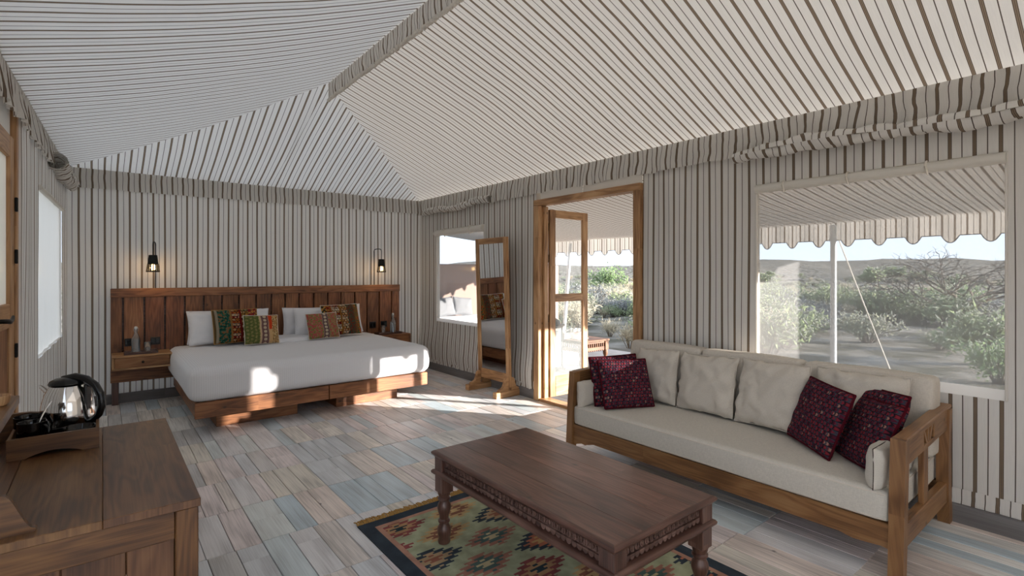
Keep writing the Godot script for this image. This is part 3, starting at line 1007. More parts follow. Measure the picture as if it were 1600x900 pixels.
func build_doors(d1: Rect2, d2: Rect2) -> void:
	var d := struct("door_1", "pale wooden double door with glazed leaves folded out to the veranda", "door")
	var x := WALL_RIGHT
	var st := mb()
	bx(st, Vector3(x + 0.0, 1.11, -4.385), Vector3(0.13, 2.22, 0.085), 0.005, 1)
	obj("jamb", st, M.honey, d)
	st = mb()
	bx(st, Vector3(x + 0.03, 1.105, -4.325), Vector3(0.06, 2.21, 0.034), 0.004, 1)
	obj("jamb", st, M.honey, d)
	st = mb()
	bx(st, Vector3(x + 0.0, 1.11, -2.983), Vector3(0.13, 2.22, 0.075), 0.005, 1)
	obj("jamb", st, M.honey, d)
	st = mb()
	bx(st, Vector3(x + 0.0, 2.2525, -3.685), Vector3(0.13, 0.066, 1.485), 0.005, 2)
	obj("head", st, M.honey, d)
	st = mb()
	bx(st, Vector3(x + 0.01, 0.012, -3.68), Vector3(0.13, 0.036, 1.33), 0.006, 2)
	obj("threshold", st, M.honey, d)
	for s in [[-4.35, -3.70], [-3.69, -2.945]]:
		st = mb()
		sheet(st, 20, 3, func(i: float, j: float) -> Array:
			var z := lerpf(s[0], s[1], i)
			return [Vector3(x - 0.020 - 0.004 * wave.get_noise_1d(z * 60.0), lerpf(2.284, 2.40, j), z), Vector2(i, j)])
		obj("cloth_strip", st, M.hem, d)
	# the leaves stand out at right angles; hinge line at each jamb
	for s in [[-4.312, 1.0], [-3.022, -1.0]]:
		var z: float = s[0]
		var leaf := mb()
		var wide := 0.625
		var x0 := x + 0.075
		for q in [x0 + 0.0425, x0 + wide - 0.0425]:
			bx(leaf, Vector3(q, 1.105, z), Vector3(0.085, 2.15, 0.038), 0.004, 1)
		for r in [[2.135, 0.09], [1.165, 0.09], [0.145, 0.23]]:
			bx(leaf, Vector3(x0 + wide / 2, r[0], z), Vector3(wide - 0.17, r[1], 0.036), 0.004, 0)
		var lf := obj("leaf", leaf, M.honey, d)
		for r in [[1.21, 2.09], [0.26, 1.12]]:
			st = mb()
			bx(st, Vector3(x0 + wide / 2, (r[0] + r[1]) / 2, z), Vector3(wide - 0.165, r[1] - r[0] + 0.006, 0.005), 0.001)
			obj("glass_pane", st, M.pane, lf)
		for y in [1.98, 1.62, 0.93, 0.30]:
			st = mb()
			bx(st, Vector3(x0 - 0.012, y, z - 0.012 * s[1]), Vector3(0.026, 0.085, 0.020), 0.003)
			var ring := []
			lathe(st, [Vector2(0, -0.05), Vector2(0.008, -0.048), Vector2(0.008, 0.048), Vector2(0, 0.05)], 8, Transform3D(Basis(), Vector3(x0 - 0.004, y, z - 0.022 * s[1])))
			obj("hinge", st, M.black, d)
	# the door by the desk
	var e := struct("door_2", "closed wooden door with glazed upper panel at the edge beside the desk", "door")
	x = WALL_LEFT
	for z in [-3.115, -2.135]:
		st = mb()
		bx(st, Vector3(x - 0.055, 1.255, z), Vector3(0.12, 2.51, 0.07), 0.005, 1)
		obj("jamb", st, M.honey, e)
	st = mb()
	bx(st, Vector3(x - 0.055, 2.475, -2.625), Vector3(0.12, 0.07, 0.91), 0.005, 2)
	obj("head", st, M.honey, e)
	st = mb()
	bx(st, Vector3(x - 0.03, 2.35, -2.625), Vector3(0.012, 0.18, 0.91), 0.002)
	obj("transom_cloth", st, M.hem, e)
	var leaf2 := mb()
	for z in [-3.012, -2.232]:
		bx(leaf2, Vector3(x - 0.026, 1.13, z), Vector3(0.042, 2.24, 0.125), 0.005, 1)
	for r in [[2.185, 0.13], [1.205, 0.14], [0.11, 0.19]]:
		bx(leaf2, Vector3(x - 0.026, r[0], -2.622), Vector3(0.040, r[1], 0.655), 0.005, 2)
	var l2 := obj("leaf", leaf2, M.honey, e)
	st = mb()
	bx(st, Vector3(x - 0.026, 0.67, -2.622), Vector3(0.018, 0.95, 0.66), 0.004, 1)
	obj("lower_panel", st, M.drawer, l2)
	st = mb()
	bx(st, Vector3(x - 0.026, 1.70, -2.622), Vector3(0.006, 0.86, 0.66), 0.001)
	obj("glass_pane", st, M.vinyl, l2)
	for y in [1.86, 1.55, 0.99]:
		st = mb()
		bx(st, Vector3(x + 0.004, y, -3.077), Vector3(0.014, 0.085, 0.022), 0.003)
		obj("hinge", st, M.black, e)
	st = mb()
	bx(st, Vector3(x - 0.002, 1.19, -2.225), Vector3(0.008, 0.20, 0.04), 0.003)
	tube(st, [Vector3(x + 0.0, 1.222, -2.225), Vector3(x + 0.062, 1.222, -2.225), Vector3(x + 0.078, 1.220, -2.25), Vector3(x + 0.082, 1.214, -2.29), Vector3(x + 0.083, 1.222, -2.345), Vector3(x + 0.082, 1.236, -2.375)], [0.011, 0.011, 0.0115, 0.0105, 0.009, 0.006], 10)
	obj("lever_handle", st, M.iron, l2)
	st = mb()
	tube(st, [Vector3(x + 0.0, 1.135, -2.225), Vector3(x + 0.045, 1.135, -2.225)], 0.011, 10)
	obj("key_barrel", st, M.brass, l2)
	e.transform = Transform3D(Basis(Vector3.UP, -atan(SKEW)), Vector3(left_x(-4.31), 0, -4.31)) * Transform3D(Basis(), Vector3(-WALL_LEFT, 0, 3.15))

func build_floor() -> void:
	var f := struct("floor", "floor of limed grey, blue and rose wood strips laid in square bays", "floor")
	var st := mb()
	bx(st, Vector3(1.66, -0.085, -2.5), Vector3(4.8, 0.15, 9.6), 0.004)
	obj("floor_bed", st, M.grout, f)
	var sets := [[0.105, 0.105, 0.105, 0.105, 0.105], [0.135, 0.09, 0.12, 0.18], [0.09, 0.15, 0.105, 0.18], [0.13, 0.13, 0.13, 0.135], [0.075, 0.12, 0.15, 0.18], [0.12, 0.09, 0.09, 0.105, 0.12]]
	var meshes := {}
	var list := []
	var bay := 0.525
	for j in range(-1, 9):
		var shift := rng.randf_range(-0.012, 0.012)
		for k in 19:
			var x := -0.372 + bay * j
			var z := -7.182 - 0.523 + 0.523 * k + shift
			if k % 3 == 0: shift += rng.randf_range(-0.01, 0.01)
			var ws: Array = sets[rng.randi() % sets.size()].duplicate()
			if rng.randf() < 0.5: ws.reverse()
			var cast := rng.randi()
			for w: float in ws:
				var cx := x + w / 2
				x += w
				if cx - w / 2 < -0.72 or cx + w / 2 > 4.02 or z < -7.75 or z > 2.0: continue
				list.append({"p": Vector3(cx, -0.006 + rng.randf_range(-0.0014, 0.0006), z + 0.2615), "w": w, "m": (cast + (rng.randi() % 5 if rng.randf() < 0.62 else 0)) % M.floor.size(), "v": rng.randi() % 3})
	# seen by the camera, nearest first
	var eye := Vector3(0, EYE, 0)
	for q in list:
		var p: Vector3 = q.p
		var depth := p.x * 0.6252 - p.z * 0.7804
		var lat := p.x * 0.7804 + p.z * 0.6252
		var sx := 800.0 + 800.0 * lat / maxf(depth, 0.01)
		var sy := 427.0 + 800.0 * EYE / maxf(depth, 0.01)
		var hidden := (p.x > 0.85 and p.x < 2.85 and p.z < -5.6) or (p.x > 1.3 and p.x < 2.3 and p.z > -2.5 and p.z < -1.0) or (p.x < 0.1 and p.z > -3.0) or (p.x > 3.2 and p.z > -2.6 and p.z < -0.9)
		q.d = depth if depth > 0.3 and sx > -60 and sx < 1680 and sy < 1010 and not hidden else 1000.0 + depth
	list.sort_custom(func(a, b) -> bool: return a.d < b.d)
	var rest := {}
	for i in list.size():
		var q: Dictionary = list[i]
		if i < 300 and q.d < 999.0:
			var key := "%.3f_%d" % [q.w, q.v]
			if not meshes.has(key):
				st = mb()
				bx(st, Vector3.ZERO, Vector3(q.w - 0.0035, 0.012, 0.5195), 0.0018, 2)
				meshes[key] = meshed(st)
			share("plank", meshes[key], M.floor[q.m], f, Transform3D(Basis(), q.p))
		else:
			var k2: int = q.m % 4
			if not rest.has(k2): rest[k2] = mb()
			bx(rest[k2], q.p, Vector3(q.w - 0.0035, 0.012, 0.5195), 0.0018, 2)
	for k2 in rest:
		obj("more_planks", rest[k2], M.floor[k2], f).set_meta("kind", "stuff")

# ---------------------------------------------------------------- the bed end
func build_bed() -> void:
	var hb := thing("headboard", "long reddish wooden headboard of upright boards behind the bed", "headboard", Vector3(1.796, 0, -7.13))
	var ox := 1.796
	var at := [0.075, 0.183, 0.377, 0.57, 0.764, 0.956, 1.149, 1.337, 1.532, 1.713, 1.883, 2.058, 2.249, 2.439, 2.624, 2.821, 3.005, 3.194, 3.39, 3.517]
	for k in at.size() - 1:
		var lo: float = at[k] + (0.009 if k > 0 else 0.0)
		var hi: float = at[k + 1] - (0.009 if k < at.size() - 2 else 0.0)
		var st := mb()
		bx(st, Vector3((lo + hi) / 2 - ox, 0.78, rng.randf_range(-0.002, 0.002)), Vector3(hi - lo, 0.82, 0.026), 0.003, 1)
		obj("plank", st, M.teak_plank[rng.randi() % 4], hb)
	var st := mb()
	bx(st, Vector3(0, 1.232, 0.006), Vector3(3.445, 0.098, 0.045), 0.004, 0)
	obj("top_rail", st, M.teak, hb)
	st = mb()
	bx(st, Vector3(0, 0.315, 0.006), Vector3(3.445, 0.14, 0.04), 0.004, 0)
	obj("bottom_rail", st, M.teak, hb)
	st = mb()
	for y in [0.55, 1.02]: bx(st, Vector3(0, y, -0.028), Vector3(3.40, 0.09, 0.025), 0.003, 0)
	obj("batten", st, M.rose, hb)
	st = mb()
	bx(st, Vector3(0, 0.80, -0.048), Vector3(3.42, 0.84, 0.010), 0.002, 0)
	obj("back_panel", st, M.rose, hb)
	for x in [0.115, 1.796, 3.475]:
		st = mb()
		bx(st, Vector3(x - ox, 0.16, 0.0), Vector3(0.06, 0.32, 0.05), 0.003, 1)
		obj("leg", st, M.rose, hb)
	# bedside drawers hung on the headboard
	for s in [[0.345, "wooden bedside drawer box left of the bed holding a bottle tray"], [3.255, "wooden bedside drawer box between the bed and the small window"]]:
		var n := thing("bedside_cabinet", s[1], "nightstand", Vector3(s[0], 0.43, -6.93), 0.0, "bedside drawer boxes on the headboard")
		st = mb()
		for y in [0.009, 0.137]: bx(st, Vector3(0, y, 0), Vector3(0.525, 0.018, 0.355), 0.003, 0)
		for x in [-0.2535, 0.2535]: bx(st, Vector3(x, 0.073, 0), Vector3(0.018, 0.112, 0.355), 0.003, 1)
		bx(st, Vector3(0, 0.073, -0.165), Vector3(0.49, 0.112, 0.016), 0.002, 0)
		obj("case", st, M.honey if s[0] < 1 else M.teak, n)
		st = mb()
		bx(st, Vector3(0, 0.073, 0.155), Vector3(0.482, 0.106, 0.03), 0.003, 0)
		var dr := obj("drawer", st, M.drawer if s[0] < 1 else M.teak, n)
		st = mb()
		lathe(st, [Vector2(0.0, 0.0), Vector2(0.007, 0.0), Vector2(0.006, 0.012), Vector2(0.013, 0.017), Vector2(0.013, 0.024), Vector2(0.0, 0.028)], 14, Transform3D(Basis(Vector3.RIGHT, PI / 2), Vector3(0, 0.073, 0.168)))
		obj("knob", st, M.iron, dr)
	# switches
	for s in [[0.228, 0.682, 0.062, 0.086, "dark switch plate half hidden behind the left bedside bottle"], [0.478, 0.680, 0.090, 0.086, "dark double switch plate right of the left bedside glass"], [3.09, 0.695, 0.095, 0.095, "dark square switch plate beside the white pillow on the right"], [3.262, 0.700, 0.100, 0.090, "dark switch plate behind the glass on the right bedside drawer"]]:
		var p := thing("switch_plate", s[4], "switch", Vector3(s[0], s[1], -7.114), 0.0, "switch plates on the headboard")
		st = mb()
		bx(st, Vector3(0, 0, 0.004), Vector3(s[2], s[3], 0.009), 0.003)
		obj("plate", st, M.socket, p)
		for k in 2:
			st = mb()
			bx(st, Vector3((k - 0.5) * s[2] * 0.46, 0, 0.010), Vector3(s[2] * 0.38, s[3] * 0.62, 0.005), 0.0015)
			obj("rocker", st, M.plastic, p)
	# bed
	var bed := thing("bed", "wide low double bed with red wooden platform and taut white cover", "bed", Vector3(1.80, 0, -6.2))
	for s in [[-1.158, 0.024], [0.032, 1.170]]:
		st = mb()
		bx(st, Vector3((s[0] + s[1]) / 2, 0.224, 0.895), Vector3(s[1] - s[0], 0.142, 0.035), 0.004, 0)
		obj("front_board", st, M.teak, bed)
	for x in [-1.135, 1.150]:
		st = mb()
		bx(st, Vector3(x, 0.224, 0.0), Vector3(0.032, 0.142, 1.75), 0.004, 2)
		obj("side_board", st, M.teak, bed)
	st = mb()
	bx(st, Vector3(-0.01, 0.262, 0), Vector3(2.26, 0.04, 1.75), 0.003, 0)
	obj("platform", st, M.teak, bed)
	for s in [[-0.958, -0.222], [0.178, 0.895]]:
		st = mb()
		bx(st, Vector3((s[0] + s[1]) / 2, 0.0785, -0.05), Vector3(s[1] - s[0], 0.157, 1.48), 0.004, 0)
		obj("plinth", st, M.teak, bed)
	st = mb()
	var base := mb()
	rbox(base, Vector3(0, 0.452, 0.022), Vector3(2.40, 0.318, 1.82), 0.085, 26, Vector3(0.012, 0.012, 0.010), 0.006)
	obj("mattress", base, M.sheet, bed)
	# pillows
	var pose := func(o: Node3D, yaw: float, tilt: float, roll: float) -> void:
		o.basis = Basis(Vector3.UP, yaw) * Basis(Vector3.RIGHT, -tilt) * Basis(Vector3(0, 0, 1), roll)
	var whites := [[Vector3(1.195, 0.822, -6.83), 0.0, 0.33, 0.02, 0.86, 0.38, "plump white pillow at the left end of the bed behind the embroidered cushion"], [Vector3(1.17, 0.815, -6.985), 0.0, 0.20, 0.0, 0.80, 0.38, "white pillow against the headboard, rearmost on the left of the bed"],
		[Vector3(2.262, 0.815, -6.87), 0.02, 0.30, -0.02, 0.68, 0.37, "white pillow right of the bed middle, behind the small rose cushion"], [Vector3(2.17, 0.805, -7.0), 0.0, 0.18, -0.02, 0.70, 0.38, "white pillow with only its left edge showing at the bed middle"], [Vector3(2.53, 0.81, -6.975), 0.014, 0.22, 0.05, 0.66, 0.387, "white pillow upright at the right end of the bed, mostly hidden"]]
	for s in whites:
		var p := thing("white_pillow", s[6], "pillow", s[0], 0.0, "white bed pillows")
		st = mb()
		pillow(st, s[4], s[5], 0.15, 40 + whites.find(s), 0.05, 0.012, 24, 0.36)
		obj("case", st, M.slip, p)
		st = mb()
		var loop := seam(s[4] + 0.004, s[5] + 0.004, 0.05)
		tube(st, loop, 0.004, 5, false)
		obj("flanged_edge", st, M.slip, p)
		pose.call(p, s[1], s[2], s[3])
	var q := thing("folded_quilt", "thin folded white quilt lying flat on the bed between the cushions", "quilt", Vector3(1.78, 0.64, -6.72))
	st = mb()
	rbox(st, Vector3.ZERO, Vector3(0.62, 0.055, 0.40), 0.026, 10, Vector3(0, 0.004, 0), 0.004)
	obj("fold", st, M.slip, q)
	st = mb()
	rbox(st, Vector3(0.0, -0.012, 0.01), Vector3(0.60, 0.028, 0.41), 0.013, 8, Vector3.ZERO, 0.003)
	obj("lower_fold", st, M.slip, q)
	var fancy := [["embroidered_cushion", Vector3(1.225, 0.835, -6.69), 0.487, 0.394, 0.14, "large dark green and black embroidered cushion on the left of the bed", M.quilt, 0.108, 0.29, 0.0],
		["embroidered_cushion", Vector3(2.478, 0.835, -6.71), 0.513, 0.417, 0.14, "large brown and black embroidered cushion on the right of the bed", M.quilt_flip, 0.10, 0.34, 0.012],
		["patchwork_cushion", Vector3(1.459, 0.792, -6.51), 0.384, 0.341, 0.12, "small olive and orange patchwork cushion with a ringed band", M.patch_green, 0.132, 0.297, -0.04],
		["patchwork_cushion", Vector3(2.175, 0.79, -6.53), 0.387, 0.325, 0.12, "small faded rose patchwork cushion leaning on the white pillow", M.patch_rose, 0.043, 0.336, 0.026]]
	for s in fancy:
		var p := thing(s[0], s[5], "cushion", s[1], 0.0, "patterned cushions on the bed")
		st = mb()
		pillow(st, s[2], s[3], s[4], int(s[2] * 100) + int(s[1].x * 10), 0.03, 0.008, 20, 0.40)
		obj("cover", st, s[6], p)
		st = mb()
		tube(st, seam(s[2], s[3], 0.03), 0.005, 5, false)
		obj("corded_edge", st, M.fringe if s[1].x < 1.3 else M.piping, p)
		pose.call(p, s[7], s[8], s[9])
	bedside_things()
	for s in [[0.481, 0.447, "left black cage wall lamp lit above the bedside bottle"], [3.118, 3.166, "right black cage wall lamp lit on a bent rod near the small window"]]:
		wall_lamp(s[0], s[1], s[2])

func bottle(at: Vector3, label: String) -> void:
	var b := thing("water_bottle", label, "bottle", at, 0.0, "stoppered water bottles by the bed")
	var st := mb()
	var prof := [Vector2(0.0, 0.002), Vector2(0.036, 0.002), Vector2(0.040, 0.010), Vector2(0.040, 0.135), Vector2(0.036, 0.160), Vector2(0.022, 0.192), Vector2(0.0155, 0.215), Vector2(0.0145, 0.245), Vector2(0.018, 0.249), Vector2(0.018, 0.258), Vector2(0.0125, 0.259), Vector2(0.0115, 0.215), Vector2(0.019, 0.190), Vector2(0.0335, 0.158), Vector2(0.0373, 0.134), Vector2(0.0373, 0.012), Vector2(0.0, 0.008)]
	lathe(st, prof, 24)
	obj("glass", st, M.glass, b)
	st = mb()
	lathe(st, [Vector2(0.0, 0.009), Vector2(0.0365, 0.012), Vector2(0.0368, 0.134), Vector2(0.0333, 0.152), Vector2(0.0, 0.152)], 24)
	obj("water", st, M.water, b)
	st = mb()
	lathe(st, [Vector2(0.0, 0.252), Vector2(0.011, 0.252), Vector2(0.013, 0.261), Vector2(0.015, 0.270), Vector2(0.012, 0.281), Vector2(0.0, 0.284)], 16)
	obj("stopper", st, M.stopper, b)
	st = mb()
	tube(st, [Vector3(-0.0155, 0.228, 0), Vector3(-0.021, 0.242, 0.002), Vector3(-0.022, 0.262, 0), Vector3(-0.013, 0.272, 0), Vector3(0, 0.274, 0), Vector3(0.013, 0.272, 0), Vector3(0.022, 0.262, 0), Vector3(0.021, 0.242, 0.002), Vector3(0.0155, 0.228, 0)], 0.0014, 5)
	obj("wire_clip", st, M.steel, b)

func tumbler(at: Vector3, label: String) -> void:
	var t := thing("tumbler", label, "glass", at, 0.0, "drinking glasses by the bed")
	var st := mb()
	lathe(st, [Vector2(0.0, 0.001), Vector2(0.026, 0.001), Vector2(0.0275, 0.004), Vector2(0.0315, 0.110), Vector2(0.0305, 0.1115), Vector2(0.0295, 0.110), Vector2(0.0258, 0.010), Vector2(0.0, 0.009)], 22)
	obj("glass", st, M.glass, t)

func bedside_things() -> void:
	for s in [[0.335, 0.30, "dark wooden tray under the bottle on the left bedside drawer"], [3.235, 0.36, "dark wooden tray under the bottle on the right bedside drawer"]]:
		var t := thing("bedside_tray", s[2], "tray", Vector3(s[0], 0.576, -6.90), 0.0, "dark trays by the bed")
		var st := mb()
		bx(st, Vector3(0, 0.006, 0), Vector3(s[1], 0.012, 0.17), 0.002)
		obj("base", st, M.rose, t)
		for z in [-0.0815, 0.0815]:
			st = mb()
			bx(st, Vector3(0, 0.020, z), Vector3(s[1], 0.016, 0.009), 0.002)
			obj("rim", st, M.rose, t)
		for x in [-0.5, 0.5]:
			st = mb()
			bx(st, Vector3(x * (s[1] - 0.009), 0.020, 0), Vector3(0.009, 0.016, 0.154), 0.002)
			obj("rim", st, M.rose, t)
	bottle(Vector3(0.290, 0.588, -6.91), "clear swing-top water bottle on the left bedside tray")
	bottle(Vector3(3.315, 0.588, -6.92), "clear swing-top water bottle on the right bedside tray")
	tumbler(Vector3(0.392, 0.588, -6.875), "clear tumbler beside the bottle on the left bedside tray")
	tumbler(Vector3(3.150, 0.588, -6.885), "clear tumbler beside the bottle on the right bedside tray")

func wall_lamp(rod_x: float, shade_x: float, label: String) -> void:
	var l := thing("wall_lamp", label, "lamp", Vector3(rod_x, 1.28, -7.13), 0.0, "black cage wall lamps over the headboard")
	var dx := shade_x - rod_x
	var st := mb()
	var pts := [Vector3(0, 0, 0), Vector3(0, 0.49, 0)]
	for k in 9:
		var w := PI * k / 8.0
		var q := (1 - cos(w)) / 2
		pts.append(Vector3(dx * q, 0.49 + 0.035 * pow(sin(w), 0.6), 0.15 * q))
	pts.append(Vector3(dx, 0.375, 0.15))
	tube(st, pts, 0.0055, 8)
	obj("bent_rod", st, M.black, l)
	var c := Vector3(dx, 0.184, 0.15)
	var xf := Transform3D(Basis(), c)
	st = mb()
	lathe(st, [Vector2(0.0, 0.192), Vector2(0.040, 0.190), Vector2(0.0525, 0.085), Vector2(0.0505, 0.085), Vector2(0.038, 0.186), Vector2(0.0, 0.187)], 20, xf)
	var sh := obj("shade", st, M.black, l)
	for k in 16:
		var w := TAU * k / 16.0
		st = mb()
		bar(st, Vector3(0.0515 * cos(w), 0.090, 0.0515 * sin(w)) + c, Vector3(0.0635 * cos(w), 0.004, 0.0635 * sin(w)) + c, 0.0105, 0.0035, Vector3(-sin(w), 0, cos(w)).cross(Vector3.UP), 0.001)
		obj("cage_slat", st, M.black, sh)
	st = mb()
	lathe(st, [Vector2(0.0605, 0.0), Vector2(0.066, 0.0), Vector2(0.065, 0.012), Vector2(0.060, 0.012), Vector2(0.0605, 0.0)], 24, xf)
	obj("ring", st, M.black, sh)
	st = mb()
	lathe(st, [Vector2(0.0, 0.020), Vector2(0.018, 0.026), Vector2(0.026, 0.046), Vector2(0.021, 0.068), Vector2(0.013, 0.085), Vector2(0.0, 0.088)], 14, xf)
	obj("bulb", st, M.bulb, l)
	var lamp := OmniLight3D.new()
	lamp.name = "bulb_light"
	lamp.light_color = Color(1.0, 0.78, 0.50)
	lamp.light_energy = 0.006
	lamp.light_size = 0.02
	lamp.omni_range = 8.0
	lamp.omni_attenuation = 2.0
	lamp.shadow_enabled = true
	lamp.position = c + Vector3(0, 0.05, 0)
	l.add_child(lamp)

func build_mirror() -> void:
	var m := thing("standing_mirror", "tall free-standing mirror in a pale wooden frame beside the door", "mirror", Vector3(3.75, 0, -5.02))
	var tilt := Transform3D(Basis(Vector3(0, 0, 1), 0.030), Vector3(0, 0.12, 0))
	for z in [-0.315, 0.315]:
		var st := mb()
		bx(st, Vector3(0, 0.875, z * 0.905), Vector3(0.04, 1.77, 0.062), 0.004, 1, tilt)
		obj("stile", st, M.honey, m)
	for r in [[1.725, 0.07], [0.085, 0.115]]:
		var st := mb()
		bx(st, Vector3(0, r[0], 0), Vector3(0.038, r[1], 0.51), 0.004, 2, tilt)
		obj("rail", st, M.honey, m)
	var st := mb()
	bx(st, Vector3(-0.004, 0.915, 0), Vector3(0.008, 1.56, 0.512), 0.001, -1, tilt)
	obj("glass", st, M.mirror, m)
	st = mb()
	bx(st, Vector3(0.010, 0.915, 0), Vector3(0.008, 1.58, 0.515), 0.001, 1, tilt)
	obj("back_board", st, M.drawer, m)
	for z in [-0.285, 0.285]:
		st = mb()
		bx(st, Vector3(-0.005, 0.035, z), Vector3(0.42, 0.07, 0.075), 0.005, 0)
		var foot := obj("foot", st, M.honey, m)
		for s in [-1.0, 1.0]:
			st = mb()
			var poly := PackedVector2Array([Vector2(0.02, 0.065), Vector2(0.165, 0.065), Vector2(0.160, 0.090), Vector2(0.125, 0.098), Vector2(0.095, 0.115), Vector2(0.078, 0.150), Vector2(0.070, 0.190), Vector2(0.055, 0.215), Vector2(0.036, 0.225), Vector2(0.02, 0.225)])
			for k in poly.size(): poly[k].x *= s
			prism(st, poly, 0.045, Transform3D(Basis(), Vector3(-0.002, 0, z)))
			obj("bracket", st, M.honey, foot)

# ---------------------------------------------------------------- table and rug
func build_table() -> void:
	var r := thing("kilim_rug", "sage green kilim rug with stepped diamonds under the low table", "rug", Vector3(1.77, 0, -1.75))
	var st := mb()
	var top := func(i: float, j: float) -> Array:
		var x := lerpf(-0.633, 0.633, i)
		var z := lerpf(1.08, -1.08, j)
		return [Vector3(x, 0.0085 + 0.0018 * wave.get_noise_2d(x * 60, z * 60), z), Vector2(i, 1.0 - j)]
	sheet(st, 40, 60, func(i: float, j: float) -> Array:
		var p: Array = top.call(i, j)
		return [p[0], Vector2(p[1].x, 1.0 - p[1].y)])
	st.set_smooth_group(-1)
	for s in [[Vector3(-0.633, 0, 1.08), Vector3(0.633, 0, 1.08)], [Vector3(0.633, 0, 1.08), Vector3(0.633, 0, -1.08)], [Vector3(0.633, 0, -1.08), Vector3(-0.633, 0, -1.08)], [Vector3(-0.633, 0, -1.08), Vector3(-0.633, 0, 1.08)]]:
		quad(st, s[0] + Vector3.UP * 0.0008, s[1] + Vector3.UP * 0.0008, s[1] + Vector3.UP * 0.0085, s[0] + Vector3.UP * 0.0085, Vector2(0.02, 0.02), Vector2(0.02, 0.02), Vector2(0.02, 0.02), Vector2(0.02, 0.02))
	obj("pile", st, M.rug, r)
	for e in [-1.0, 1.0]:
		st = mb()
		for k in 210:
			var x := lerpf(-0.63, 0.63, k / 209.0) + rng.randf_range(-0.002, 0.002)
			var l := rng.randf_range(0.040, 0.062)
			var d := rng.randf_range(-0.012, 0.012)
			tube(st, [Vector3(x, 0.006, e * 1.076), Vector3(x + d * 0.4, 0.012 + rng.randf() * 0.004, e * (1.085 + l * 0.3)), Vector3(x + d, 0.0035 + rng.randf() * 0.004, e * (1.08 + l))], [0.0038, 0.0042, 0.0024], 5)
		obj("fringe", st, M.fringe, r).set_meta("kind", "stuff")
	# the low carved table
	var c := Vector3(1.717, 0.009, -1.79)
	var t := thing("coffee_table", "low dark wooden table with carved sides and turned legs on the rug", "coffee table", c)
	var w := 0.672
	var l := 1.265
	var y := 0.491
	var n := 4
	for k in n:
		st = mb()
		bx(st, Vector3((k - (n - 1) / 2.0) * (w - 0.03) / n, y - 0.012, 0), Vector3((w - 0.03) / n - 0.0008, 0.024, l - 0.03), 0.0012, 2)
		obj("top_plank", st, M.rose_plank[k % 3], t)
	# moulded edge swept round the top
	st = mb()
	var prof := [Vector2(-0.016, 0.0), Vector2(0.0, -0.001), Vector2(0.008, -0.006), Vector2(0.011, -0.014), Vector2(0.007, -0.022), Vector2(-0.001, -0.027), Vector2(-0.004, -0.034), Vector2(-0.016, -0.036)]
	swept_rim(st, prof, w / 2 - 0.011, l / 2 - 0.011, y)
	obj("moulded_edge", st, M.rose, t)
	var bw := w / 2 - 0.052
	var bl := l / 2 - 0.052
	# lower rim
	st = mb()
	swept_rim(st, [Vector2(-0.05, 0.016), Vector2(0.004, 0.016), Vector2(0.016, 0.012), Vector2(0.022, 0.003), Vector2(0.020, -0.007), Vector2(0.010, -0.014), Vector2(-0.05, -0.016)], bw + 0.03, bl + 0.03, 0.376)
	obj("lower_moulding", st, M.rose, t)
	for sx in [-1.0, 1.0]:
		for sz in [-1.0, 1.0]:
			st = mb()
			bx(st, Vector3(sx * bw, 0.425, sz * bl), Vector3(0.074, 0.075, 0.074), 0.003, 1)
			bx(st, Vector3(sx * bw, 0.318, sz * bl), Vector3(0.072, 0.09, 0.072), 0.003, 1)
			var xf := Transform3D(Basis(), Vector3(sx * bw, 0, sz * bl))
			lathe(st, [Vector2(0.0, 0.0), Vector2(0.031, 0.0), Vector2(0.034, 0.012), Vector2(0.030, 0.026), Vector2(0.033, 0.036), Vector2(0.037, 0.060), Vector2(0.035, 0.082), Vector2(0.027, 0.096), Vector2(0.026, 0.108), Vector2(0.032, 0.114), Vector2(0.032, 0.122), Vector2(0.025, 0.130), Vector2(0.026, 0.150), Vector2(0.034, 0.172), Vector2(0.037, 0.190), Vector2(0.033, 0.208), Vector2(0.026, 0.220), Vector2(0.026, 0.228), Vector2(0.034, 0.234), Vector2(0.034, 0.242), Vector2(0.028, 0.248), Vector2(0.033, 0.262), Vector2(0.036, 0.275), Vector2(0.0, 0.276)], 20, xf)
			obj("leg", st, M.rose, t)
	for s in [[true, 1.0], [true, -1.0], [false, 1.0], [false, -1.0]]:
		carved_side(t, s[0], s[1], bw, bl)

func swept_rim(st: SurfaceTool, prof: Array, hx: float, hz: float, y: float) -> void:
	var group := 20
	for k in prof.size():
		var a: Vector2 = prof[k]
		var b: Vector2 = prof[(k + 1) % prof.size()]
		st.set_smooth_group(group if k < prof.size() - 1 else -1)
		var c := [Vector3(-1, 0, 1), Vector3(1, 0, 1), Vector3(1, 0, -1), Vector3(-1, 0, -1)]
		for e in 4:
			st.set_smooth_group(group + e)
			var p: Vector3 = c[e]
			var q: Vector3 = c[(e + 1) % 4]
			var f := func(d: Vector3, v: Vector2) -> Vector3: return Vector3(d.x * (hx + v.x), y + v.y, d.z * (hz + v.x))
			var length: float = hx if e % 2 == 0 else hz
			var u := a.y * 3.0 + a.x * 3.0
			var u2 := b.y * 3.0 + b.x * 3.0
			quad(st, f.call(p, a), f.call(p, b), f.call(q, b), f.call(q, a), Vector2(u, 0), Vector2(u2, 0), Vector2(u2, length), Vector2(u, length))

